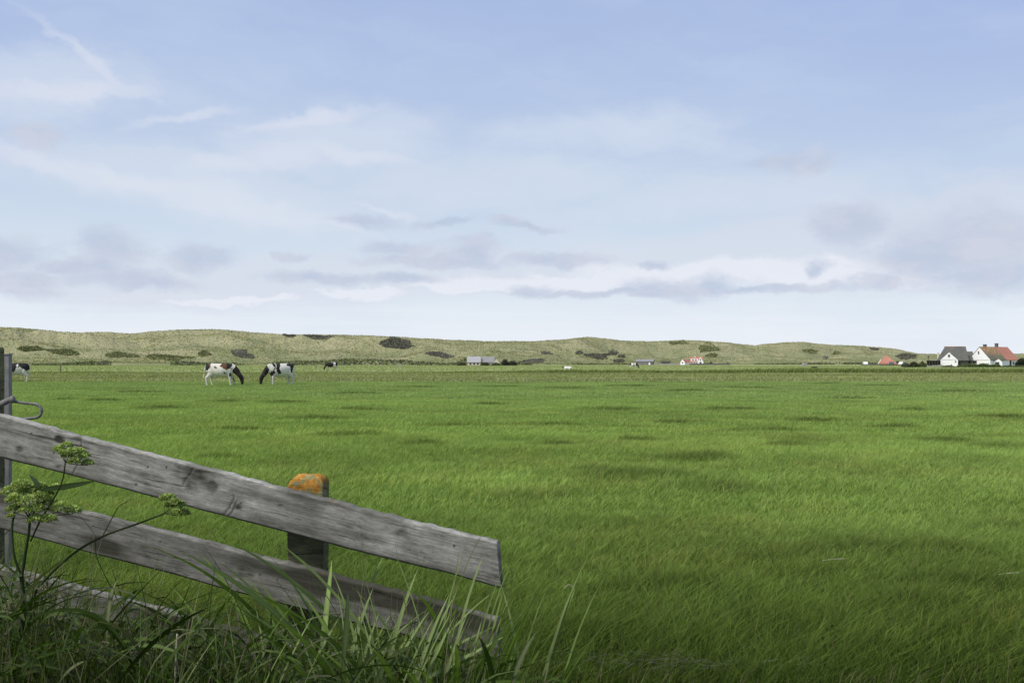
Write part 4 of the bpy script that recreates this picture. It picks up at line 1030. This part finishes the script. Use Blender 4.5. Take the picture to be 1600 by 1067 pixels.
    at = me.color_attributes.new('Col', 'FLOAT_COLOR', 'POINT'); c4 = np.ones((len(V), 4), np.float32); c4[:, :3] = colr; at.data.foreach_set('color', c4.ravel())
    me.polygons.foreach_set('use_smooth', [True] * len(me.polygons))
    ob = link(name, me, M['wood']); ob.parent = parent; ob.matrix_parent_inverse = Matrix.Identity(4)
    ob.matrix_basis = Matrix.Translation(-Vector(parent.location)) @ mat
    return ob
fb = W(482, 900, 3.78); fb.z = -.45
fence = empty('wooden_fence', fb, 0, label='weathered grey wooden fence of sloping rails with an orange-lichened end post', cat='fence')
rail(fence, (-140, 613), (-140, 678), (776, 848), (783, 919), 4.05, 3.60, .045,
     [(.30, .10, .030, .9), (.50, .05, .012, .6), (.66, .13, .014, .9), (.76, .08, .030, .55), (.74, .15, .012, .7), (.68, .02, .012, .6), (1.24, .12, .045, .85), (1.33, .10, .02, .8), (1.45, .045, .014, .85), (1.62, .09, .010, .5), (2.1, .10, .02, .5), (.1, .05, .02, .5)], 3)
rail(fence, (-140, 729), (-140, 790), (776, 966), (781, 1033), 4.05, 3.60, .045,
     [(.5, .12, .02, .5), (.9, .10, .03, .5), (1.47, .09, .035, .9), (1.2, .03, .02, .6), (2.0, .12, .02, .6)], 5, .50)
rail(fence, (-140, 850), (-140, 912), (776, 1092), (781, 1158), 4.05, 3.60, .045, [(.8, .1, .03, .5), (1.5, .08, .03, .5)], 8, .45)
def post(parent, px0, px1, ytop, Y, th, zbot, seed, lichen=0, mat='wood_dark', cham=.03, name='post'):
    x0, x1 = X(px0, Y), X(px1, Y); w = x1 - x0; zt = Z(ytop, Y); hgt = zt - zbot
    n, nzz = 16, int(hgt / .008); a = []
    per = [(i / n, 0) for i in range(n)] + [(1, i / n) for i in range(n)] + [(1 - i / n, 1) for i in range(n)] + [(0, 1 - i / n) for i in range(n)]
    per = np.array(per); m = len(per)
    rows = [(h_, 1.0) for h_ in np.linspace(0, 1 - cham / hgt, nzz)] + [(1 - cham*.5 / hgt, .90), (1 - cham*.12/hgt, .74), (1, .5), (1.0 + .002, .2), (1.0 + .003, 0.01)]
    V = []; C = []
    for f_, s_ in rows:
        X_ = (per[:, 0] - .5) * w * s_; Y_ = (per[:, 1] - .5) * th * s_; Zz = np.full(m, f_ * hgt)
        Zz = Zz + (f_ > .5) * (fbm(X_ * 30 + seed, Y_ * 30, 2, seed) - .5) * .012
        rr = (fbm(per[:, 0] * 6 + 5 + per[:, 1] * 9, Zz * 4, 3, seed) - .5) * .008
        X_ = X_ + rr * np.sign(X_); Y_ = Y_ + rr * np.sign(Y_)
        top_ = hgt - Zz
        li = lichen * (np.where(top_ < .06, .46, 0) + .30 * np.exp(-top_ / .12)) - .35 * lichen * (fbm(per[:, 0] * 5, Zz * 40, 2, 12) > .55) 
        dk = .25 + .5 * (top_ > .14) * fbm(X_ * 20 + 4, Zz * 20, 2, seed + 2)
        V.append(np.stack([X_, Y_, Zz], -1)); C.append(np.stack([dk * (1 if lichen else 1), 0 * dk, li + 0 * dk], -1))
    V = np.concatenate(V); C = np.concatenate(C); nr = len(rows)
    i = np.arange((nr - 1) * m); r_ = i // m; c_ = i % m; c2 = (c_ + 1) % m
    Q = np.stack([r_ * m + c_, r_ * m + c2, (r_ + 1) * m + c2, (r_ + 1) * m + c_], -1)
    me = tri_mesh(name, V, Q, C, True); ob = link(name, me, M[mat]); ob.location = Vector(((x0 + x1) / 2, Y + th / 2, zbot)) - Vector(parent.location); ob.parent = parent
    return ob
post(fence, 450, 505, 745, 3.86, .12, -.6, 4, 1.0, 'wood_dark', .03)['label'] = 'square post with bright orange lichen on its top'
post(fence, -30, -5, 540, 4.12, .06, -.6, 6, 0.0, 'wood_dark', .008)['label'] = 'tall dark post at the left edge'
# grey metal post and latch loop
mp = empty('metal_post', (X(10, 4.32), 4.32, -.5), 0, label='slim grey metal gate post beside the tall dark wooden post', cat='post')
w = 7 * 4.32 / F
MB().box(-w/2 - .004, w/2, 0, .03, 0, Z(554.5, 4.32) + .5).build('shaft', M['metal'], mp)
MB().box(-w/2 - .006, w/2 + .002, -.003, .033, Z(554.5, 4.32) + .5, Z(554.5, 4.32) + .506).build('cap', M['metal'], mp)
YL = 4.06
la = empty('latch_loop', W(20, 626, YL), 0, label='bent grey metal pipe loop sticking out right of the gate posts', cat='latch')
o0 = la.location
pp = [(18, 627), (24, 627.5), (38, 629.5), (50, 630.5)]
for i in range(1, 10):
    a = math.pi * i / 10; pp.append((53 + 12 * math.sin(a), 642 - 11 * math.cos(a)))
pp += [(51, 653), (42, 653.8), (34, 654.5), (20, 655.5), (4, 656.5)]
MB().tube([W(p, q, YL) - o0 for p, q in pp], .0062, 10).build('loop', M['rust_metal'], la, True)
MB().tube([W(-40, 645, YL) - o0, W(-2, 633, YL) - o0, W(14, 625, YL) - o0, W(19, 622, YL) - o0], [.013, .013, .012, .010], 10).build('arm', M['rust_metal'], la, True)
MB().ball(W(19.5, 624, YL - .01) - o0, (.012, .014, .016), 10, 8).build('knob', M['rust_metal'], la, True)

# ------------------------------------------------------------------ foreground plants
def ribbon(pts, width, colr, fold=.25, tipcol=None, midrib=True, profile=None):
    """leaf ribbon, 3 verts across. returns V,Q,C"""
    pts = np.array(pts, float); n = len(pts)
    tg = np.gradient(pts, axis=0); tg /= np.linalg.norm(tg, axis=1)[:, None]
    side = np.cross(tg, np.array([0, 0, 1.])); L = np.linalg.norm(side, axis=1); side[L < .15] = [1, .2, 0]
    side /= np.linalg.norm(side, axis=1)[:, None]
    tw = rng.uniform(-.9, .9); up = np.cross(side, tg)
    s = np.linspace(0, 1, n)
    ang = tw + rng.uniform(-.8, .8) * s
    side2 = side * np.cos(ang)[:, None] + up * np.sin(ang)[:, None]; up2 = np.cross(side2, tg)
    wd = (np.interp(s, [0, .12, .45, .8, 1], [.35, .8, 1, .6, .02]) if profile is None else profile(s)) * width / 2
    V = np.stack([pts - side2 * wd[:, None] + up2 * (wd * fold)[:, None], pts, pts + side2 * wd[:, None] + up2 * (wd * fold)[:, None]], 1).reshape(-1, 3)
    Q = []
    for i in range(n - 1):
        a = 3 * i; Q += [(a, a + 1, a + 4, a + 3), (a + 1, a + 2, a + 5, a + 4)]
    c = np.array(colr); tc_ = np.array(tipcol if tipcol is not None else colr)
    C = (c + (tc_ - c) * s[:, None])[:, None, :] * np.array([1, 1.35 if midrib else 1, 1.0])[None, :, None]
    return V, np.array(Q), C.reshape(-1, 3)
def arc(p0, az, el0, el1, L, n=9, sway=0, pw=1.3):
    """curve starting at p0, elevation going from el0 to el1 (deg)"""
    p = np.array(p0, float); out = [p.copy()]
    for i in range(n - 1):
        t = (i + .5) / (n - 1); e = R(el0 + (el1 - el0) * t ** pw); a = az + sway * t
        p = p + np.array([math.cos(e) * math.cos(a), math.cos(e) * math.sin(a), math.sin(e)]) * L / (n - 1); out.append(p.copy())
    return np.array(out)
tops = {}
GREENS = [(.10, .155, .030), (.12, .18, .04), (.08, .13, .024), (.14, .195, .06), (.16, .21, .085)]
def make_reed(idx, nleaf, wind=0, flat=0):
    root = empty('reed_plant'); parts = []
    Hs = .92; st = arc((0, 0, 0), R(rng.uniform(-15, 15)), 88, 74 - flat * 20, Hs, 10)
    mb = MB().tube([tuple(p) for p in st], list(np.linspace(.0042, .0018, 10)), 6)
    me = mb.mesh('stem', True); a = me.color_attributes.new('Col', 'FLOAT_COLOR', 'POINT')
    c4 = np.tile(np.array([.10, .145, .045, 1], np.float32), (len(me.vertices), 1)); a.data.foreach_set('color', c4.ravel())
    link('stem', me, M['reed'], root)
    for i in range(nleaf):
        t = .28 + .72 * (i + .5) / nleaf; j = t * 9; k_ = min(int(j), 8); p = st[k_] + (st[k_ + 1] - st[k_]) * (j - k_)
        az = R(rng.normal(0, 30)) if rng.random() < .85 else R(rng.normal(180, 30))
        el0 = rng.uniform(50, 80) - flat * 25; el1 = rng.uniform(22, 62) - flat * 32
        if i >= nleaf - 2: el0 = 82 - flat * 30; el1 = rng.uniform(48, 70) - flat * 38
        L = rng.uniform(.36, .58) * (1.0 if t > .4 else .8)
        pts = arc(p, az, el0, el1, L, 12, rng.uniform(-.4, .4))
        c = np.array(GREENS[rng.integers(5)]) * rng.uniform(.85, 1.15)
        V, Q, C = ribbon(pts, rng.uniform(.011, .020), c * .85, .3, c * 1.1)
        link('leaf', tri_mesh('leaf', V, Q, C, True), M['reed'], root)
    tops[root.name] = max(max(v.co.z for v in ch.data.vertices) for ch in root.children)
    return root

RG = 'reeds growing in the ditch before the fence'
RL = 'long-leaved green reed leaning right among the ditch reeds before the fence'
protos = [make_reed(i, 6 + i % 3, flat=(0, 0, .25, .9, 1.0, .5)[i]) for i in range(6)]
def place(proto, px, Y, ytop, rz=0, label=RL, tilt=0, lift=0):
    used = proto.get('used'); 
    if not used: o = proto; proto['used'] = 1
    else:
        o = proto.copy(); COL.objects.link(o)
        for ch in proto.children:
            c = ch.copy(); COL.objects.link(c); c.parent = o
    zb = float(ground_z(X(px, Y), Y)) + lift; s = (Z(ytop, Y) - zb) / tops[proto.name]
    o.location = (X(px, Y), Y, zb); o.rotation_euler = (0, tilt, rz); o.scale = (s, s, s)
    o['label'] = label; o['category'] = 'reed'; o['group'] = RG
    return o
rr = random.Random(11)
# cluster before the fence end
first = place(protos[0], 640, 3.15, 868, 0.0, 'tall upright reed whose leaves cross the end of the fence')
for i in range(28):
    px = rr.uniform(430, 672); top = rr.uniform(885, 1000)
    place(protos[rr.choice([0, 1, 2, 1, 0])], px, rr.uniform(2.9, 3.45), top, rr.uniform(-.6, .6), tilt=rr.uniform(0, .2))
for i in range(34):    # wind-swept reeds in the middle
    px = rr.uniform(190, 500); top = rr.choice([rr.uniform(815, 880), rr.uniform(880, 990), rr.uniform(900, 1000)])
    place(protos[rr.choice([3, 4, 5])], px, rr.uniform(2.9, 3.5), top, rr.uniform(-.5, .5), tilt=rr.uniform(0, .25))
for i in range(26):                              # nearer, lower reeds over the tangle
    place(protos[rr.choice([0, 2, 3, 5])], rr.uniform(60, 560), rr.uniform(2.72, 2.95), rr.uniform(905, 1015), rr.uniform(-.5, .5), tilt=rr.uniform(.05, .3))
for i in range(18):
    place(protos[rr.choice([3, 5, 2])], rr.uniform(-60, 200), rr.uniform(2.95, 3.6), rr.uniform(900, 1010), rr.uniform(-.6, .6), tilt=rr.uniform(0, .2))
for i in range(16):                              # taller light reeds before the end of the rails
    place(protos[rr.choice([0, 1, 1])], rr.uniform(560, 735), rr.uniform(3.0, 3.4), rr.uniform(815, 925), rr.uniform(-.5, .5), tilt=rr.uniform(.05, .25))
for px, top, rz_, lab in [(668, 800, -.1, 'tall reed whose pale leaf crosses the right end of the top rail'), (694, 860, .2, 'reed with a long leaf arching past the fence end'), (630, 830, .3, 'tall narrow reed just left of the fence end')]:
    place(protos[1], px, 3.2, top, rz_, lab, tilt=.12)
for px, top, lab in [(875, 1012, 'short pale reed rising from the bottom edge right of the fence'), (905, 1035, 'low reed blade second right of the fence'), (1205, 1035, 'lone reed tip at the bottom edge below the meadow')]:
    place(protos[1], px, 3.0, top, .1, lab, tilt=.1)
for p in protos:
    if 'used' in p: pass
for o in COL.objects:
    if 'used' in o: del o['used']

# dense undergrowth
def undergrowth(name, N, x0, x1, y0, y1, zt, w, cols, label, hs=(.6, 1.1), spread=.5):
    x = rng.uniform(x0, x1, N); y = rng.uniform(y0, y1, N)
    px = 800 + x / y * F
    top = np.interp(px, zt[0], zt[1])
    zb = ground_z(x, y) - .02; hh = np.maximum((H - (top - HZ) / F * y) - zb, .12) * rng.uniform(*hs, N)
    hh *= .75 + .5 * fbm(x * 4, y * 4, 2, 77)
    lean = np.stack([rng.normal(.25, spread, N) * hh, rng.normal(0, spread * .6, N) * hh], -1)
    ll = np.hypot(*lean.T)[:, None]; lean = lean * np.minimum(1, .16 / np.maximum(ll, 1e-4)) * rng.uniform(.5, 1.6, N)[:, None]
    c = np.array(cols)[rng.integers(len(cols), size=N)] * rng.uniform(.45, 1.15, N)[:, None]
    return blade_mesh(name, np.stack([x, y, zb], -1), hh, w * rng.uniform(.4, 1.6, N), lean, 2.0, c * .35, c, M['grass'], (0, .25, .5, .75, .9), kind='stuff', label=label, cat='undergrowth')  # blades coloured dark, darkest at the roots: shade of the tangle painted in
ZT = ([-100, 0, 150, 300, 450, 600, 700, 790, 850, 1000, 1700], [885, 900, 940, 968, 992, 1012, 1030, 1048, 1075, 1095, 1110])
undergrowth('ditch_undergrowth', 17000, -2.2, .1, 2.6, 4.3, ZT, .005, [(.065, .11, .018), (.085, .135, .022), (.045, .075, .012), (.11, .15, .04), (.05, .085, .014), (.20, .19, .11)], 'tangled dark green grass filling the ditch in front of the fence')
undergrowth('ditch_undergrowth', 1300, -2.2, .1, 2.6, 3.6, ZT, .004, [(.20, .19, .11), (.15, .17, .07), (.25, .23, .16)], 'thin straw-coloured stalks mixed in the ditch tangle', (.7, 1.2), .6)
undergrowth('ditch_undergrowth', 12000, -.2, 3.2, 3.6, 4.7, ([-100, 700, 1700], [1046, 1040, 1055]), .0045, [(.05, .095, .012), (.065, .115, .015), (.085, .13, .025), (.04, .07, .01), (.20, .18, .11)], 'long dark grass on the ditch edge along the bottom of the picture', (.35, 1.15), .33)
n = 170                                          # bleached litter at the ditch edge
x = rng.normal(.78, .28, n); y = rng.normal(4.72, .09, n); ll = rng.normal(0, .07, (n, 2))
blade_mesh('dead_litter', np.stack([x, y, ground_z(x, y) + .05 + rng.random(n) * .05], -1), rng.uniform(.005, .04, n), rng.uniform(.003, .006, n), ll * [1.5, .6], 1.0, np.tile([.13, .13, .10], (n, 1)), np.tile([.25, .24, .20], (n, 1)), M['grass'], (0, .5, .85), kind='stuff', label='bleached dead grass litter at the bottom edge right of the fence', cat='litter')
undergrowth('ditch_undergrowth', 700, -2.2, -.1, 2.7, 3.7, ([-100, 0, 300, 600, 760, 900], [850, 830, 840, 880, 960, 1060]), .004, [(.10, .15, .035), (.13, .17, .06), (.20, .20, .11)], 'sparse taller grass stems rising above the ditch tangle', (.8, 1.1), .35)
# broad-leaved weeds, low in the tangle
n = 2600
x = rng.uniform(-1.9, -.35, n); y = rng.uniform(2.75, 3.7, n); px = 800 + x / y * F
top = np.interp(px, ZT[0], ZT[1]) + 95; zmax = H - (top - HZ) / F * y
z = zmax - rng.random(n) ** 1.5 * .5
V, Q, C = leaf_cloud(np.stack([x, y, z], -1), .026, np.array([.05, .085, .018]) * rng.uniform(.5, 1.4, n)[:, None])
link('nettle_leaves', tri_mesh('nettle_leaves', V, Q, C), M['reed'], kind='stuff', label='small dark weed leaves deep in the ditch tangle at lower left', cat='weeds')

VV, QQ, CC, b0 = [], [], [], 0
for i in range(1500):
    Y = rng.uniform(2.6, 3.7); px = rng.uniform(-60, 800) ; x = (px - 800) / F * Y
    zt = H - (np.interp(px, ZT[0], ZT[1]) + rng.uniform(0, 190) - HZ) / F * Y - .08
    az = R(rng.normal(0, 50)) if rng.random() < .75 else R(rng.normal(180, 40))
    pts = arc((x, Y, zt), az, rng.uniform(20, 80), rng.uniform(-50, 40), rng.uniform(.12, .36), 8, rng.uniform(-.5, .5))
    c = np.array([(.05, .09, .012), (.065, .11, .016), (.035, .06, .010), (.08, .12, .032), (.12, .135, .065)][rng.integers(5)]) * rng.uniform(.45, 1.1)
    V, Q, C = ribbon(pts, rng.uniform(.004, .017), c * .7, .3, c); VV.append(V); QQ.append(Q + b0); CC.append(C); b0 += len(V)
link('ditch_undergrowth', tri_mesh('ditch_undergrowth', np.vstack(VV), np.vstack(QQ), np.vstack(CC), True), M['reed'], kind='stuff', label='criss-crossing broad grass leaves in the ditch tangle before the fence', cat='undergrowth')

# umbellifer
def stemcol(me, c):
    a = me.color_attributes.new('Col', 'FLOAT_COLOR', 'POINT'); a.data.foreach_set('color', np.tile(np.array([*c, 1], np.float32), (len(me.vertices), 1)).ravel())
YU = 2.95
ur = W(22, 1060, YU); ur.z = float(ground_z(ur.x, YU))
um = empty('umbellifer_plant', ur, 0, label='tall branching umbellifer with green flower heads at the lower left', cat='plant')
def smooth_path(pts, per=6):
    P = [Vector(p) for p in pts]; out = []
    for i in range(len(P) - 1):
        p0 = P[max(i - 1, 0)]; p1 = P[i]; p2 = P[i + 1]; p3 = P[min(i + 2, len(P) - 1)]
        for k_ in range(per):
            t = k_ / per
            out.append(.5 * ((2 * p1) + (-p0 + p2) * t + (2 * p0 - 5 * p1 + 4 * p2 - p3) * t * t + (-p0 + 3 * p1 - 3 * p2 + p3) * t ** 3))
    out.append(P[-1]); return out
def ustem(pix, r0, r1, name='stem', c=(.035, .052, .016)):
    P = smooth_path([W(a, b, YU + (q if q else 0)) - ur for a, b, q in pix])
    mb = MB().tube(P, [r0 + (r1 - r0) * i / (len(P) - 1) for i in range(len(P))], 8); me = mb.mesh(name, True); stemcol(me, c)
    return link(name, me, M['reed'], um)
base = (22, HZ + (H - ur.z) * F / YU, 0)
ustem([(14, base[1], 0), (20, 1060, 0), (30, 1000, 0), (37, 960, 0), (34, 900, 0)], .0085, .0062)
ustem([(34, 900, 0), (22, 868, 0), (19, 825, .02), (24, 795, .02), (33, 772, .03)], .0042, .0028)
ustem([(34, 900, 0), (40, 862, 0), (45, 832, 0), (47, 808, 0)], .0052, .0036)
ustem([(37, 962, 0), (62, 915, .02), (110, 868, .04), (160, 838, .05), (215, 818, .06), (257, 802, .06)], .0048, .0024)
ustem([(48, 845, 0), (62, 815, -.02), (80, 785, -.04), (93, 762, -.05), (99, 744, -.05), (102, 722, -.05)], .0030, .0020)
ustem([(160, 838, .05), (172, 815, .06), (185, 792, .06), (199, 784, .06)], .0016, .0010)
ustem([(196, 960, .05), (155, 880, .05), (149, 850, .05), (150, 838, .05)], .0014, .0010)
def umbel(px, py, q, cl, rayr=.0011):
    """cl: list of (px, py, dq, radius) flower clusters"""
    o = W(px, py, YU + q) - ur; mb = MB()
    for a, b, dq, rd in cl:
        e = W(a, b, YU + q + dq) - ur; mid = (o + e) / 2 + Vector((0, 0, -.006)); e2 = e - Vector((0, 0, rd * .6))
        mb.tube(smooth_path([o, mid, e2], 3), rayr, 5)
    me = mb.mesh('umbel', True); stemcol(me, (.06, .085, .03)); root = link('umbel', me, M['reed'], um)
    for a, b, dq, rd in cl:
        e = W(a, b, YU + q + dq) - ur; rd = rd * 1.42; n = int(230 * (rd / .016) ** 1.6)
        d = rng.normal(size=(n, 3)); d /= np.linalg.norm(d, axis=1)[:, None]; d[:, 2] = np.abs(d[:, 2]) * 1.0 - .25
        P = np.array(e) + d * rd * np.array([1.05, 1.05, .9]) * rng.uniform(.75, 1.05, n)[:, None]
        lum = np.clip(.55 + .55 * d[:, 2] + .25, .35, 1.3)
        V, Q, C = leaf_cloud(P, .0085, np.array([.30, .38, .11]) * lum[:, None], .2)
        link('flower_cluster', tri_mesh('flower_cluster', V, Q, C), M['reed'], root)
umbel(47, 808, 0, [(18, 768, .03, .020), (32, 758, -.02, .019), (46, 764, .0, .022), (60, 760, .03, .017), (26, 780, -.03, .021), (45, 783, -.05, .020), (63, 777, -.02, .019), (78, 785, .02, .017), (40, 797, -.06, .014), (58, 795, -.05, .016), (73, 770, .05, .014),
                   (88, 763, .05, .0155), (95, 793, -.01, .0205), (115, 797, .02, .016), (56, 812, -.05, .0165), (76, 811, -.04, .0165), (22, 795, -.02, .015), (16, 806, 0, .008)])
umbel(102, 722, -.05, [(93, 702, .01, .0125), (105, 695, .0, .0105), (113, 706, -.02, .014), (106, 712, .02, .012), (125, 705, .01, .0115), (133, 711, .02, .010), (116, 721, -.03, .0125), (128, 714, -.01, .011), (137, 723, .0, .0115), (99, 707, -.02, .010)])
umbel(257, 802, .06, [(258, 778, 0, .0135), (266, 776, .01, .011), (272, 784, -.01, .013), (280, 788, .01, .013), (264, 790, .02, .011), (286, 796, 0, .011), (276, 800, -.02, .012), (290, 802, .01, .010)], .0009)
umbel(33, 772, .03, [(30, 764, 0, .014), (38, 768, .01, .012)])
# leaves of the umbellifer
for a, b, a2, b2, wd in [(62, 766, 150, 751, .020), (150, 838, 118, 800, .008), (38, 960, 70, 938, .02), (60, 762, 46, 742, .016), (34, 900, 8, 905, .018)]:
    p0 = np.array(W(a, b, YU - .03) - ur); p1 = np.array(W(a2, b2, YU + .06) - ur); mid = (p0 + p1) / 2 + [0, 0, .008 if a != 62 else -.006]
    tt_ = np.linspace(0, 1, 9)[:, None]; pts = (1 - tt_) ** 2 * p0 + 2 * tt_ * (1 - tt_) * mid + tt_ ** 2 * p1
    V, Q, C = ribbon(pts, wd, (.03, .05, .014), .3); link('leaf', tri_mesh('leaf', V, Q, C, True), M['reed'], um)

# small single plants
def thin(name, pix, Y, r0, r1, mat, label, cat, group=None):
    P = smooth_path([W(a, b, Y) for a, b in pix]); b0 = P[0].copy()
    root = empty(name, b0, 0, label=label, cat=cat, group=group)
    mb = MB().tube([p - b0 for p in P], [r0 + (r1 - r0) * i / (len(P) - 1) for i in range(len(P))], 6)
    me = mb.mesh('stalk', True)
    if mat == 'reed': stemcol(me, (.12, .14, .06))
    link('stalk', me, M[mat], root); return root, b0, P
thin('dry_stalk', [(276, 1200), (274, 1080), (275, 1030), (277, 990)], 2.85, .0035, .003, 'straw', 'pale broken dry stalk standing in the tangle at lower left', 'stalk')
PG = 'flowering grasses in the ditch'
for i, (px, py, dx, lab) in enumerate([(165, 1010, -6, 'drooping grass seed head at the bottom left of the tangle'), (200, 1022, 16, 'pale grass seed head leaning right in the lower left tangle'), (118, 1003, 14, 'fluffy grass seed head right of the umbellifer stem'), (300, 1030, 18, 'pale grass seed head beside the dry stalk'),
                         (12, 948, 8, 'greyish seed head at the left edge'), (72, 925, -8, 'pale seed head between the umbellifer branches'), (330, 1045, 14, 'seed head right of the dry stalk'), (150, 1045, 5, 'low seed head at the bottom edge left')]):
    Y = 2.8 + .03 * i
    root, b0, P = thin('flowering_grass', [(px - 6, 1240), (px - 4, 1120), (px, py + 20), (px + dx, py - 6)], Y, .0014, .0008, 'reed', lab, 'grass', PG)
    n = 260; t_ = rng.random(n); k_ = (len(P) - 1)
    idx = np.clip((k_ * (.72 + .28 * t_)), 0, k_ - .001); PA = np.array([tuple(p) for p in P]); i0 = idx.astype(int); pos = PA[i0] + (PA[i0 + 1] - PA[i0]) * (idx - i0)[:, None]
    pos = pos - np.array(b0) + rng.normal(0, .011, (n, 3)) * (1.2 - t_)[:, None]
    V, Q, C = leaf_cloud(pos, .007, np.tile(np.array([.20, .20, .12]), (n, 1)), .25)
    link('seed_head', tri_mesh('seed_head', V, Q, C), M['reed'], root)
# dead straws lying in the meadow near the ditch
for px, py, L_, az, lab in [(1285, 898, .16, 8, 'pale dry straw lying in the meadow right of centre'), (1560, 920, .14, 8, 'pale dry straw near the right edge of the meadow'), (880, 940, .10, 40, 'arched pale dead blade in the grass right of the fence end')]:
    g = G(px, py); z0 = float(ground_z(g.x, g.y)) + .08
    pts = [Vector((0, 0, 0)), Vector((math.cos(R(az)) * L_ * .5, 0, .03 if az > 20 else .008)), Vector((math.cos(R(az)) * L_, 0, .012 if az < 20 else -.01))]
    o = MB().tube(smooth_path(pts, 4), .0028, 5).build('dry_straw', M['straw'], None, True, label=lab, cat='straw'); o.location = (g.x, g.y, z0)

for o in COL.objects:
    if o.parent: 
        for key in ('category', 'group'):
            if key in o: del o[key]
S.cycles.max_bounces = 6; S.cycles.diffuse_bounces = 3; S.cycles.transmission_bounces = 3; S.cycles.transparent_max_bounces = 4
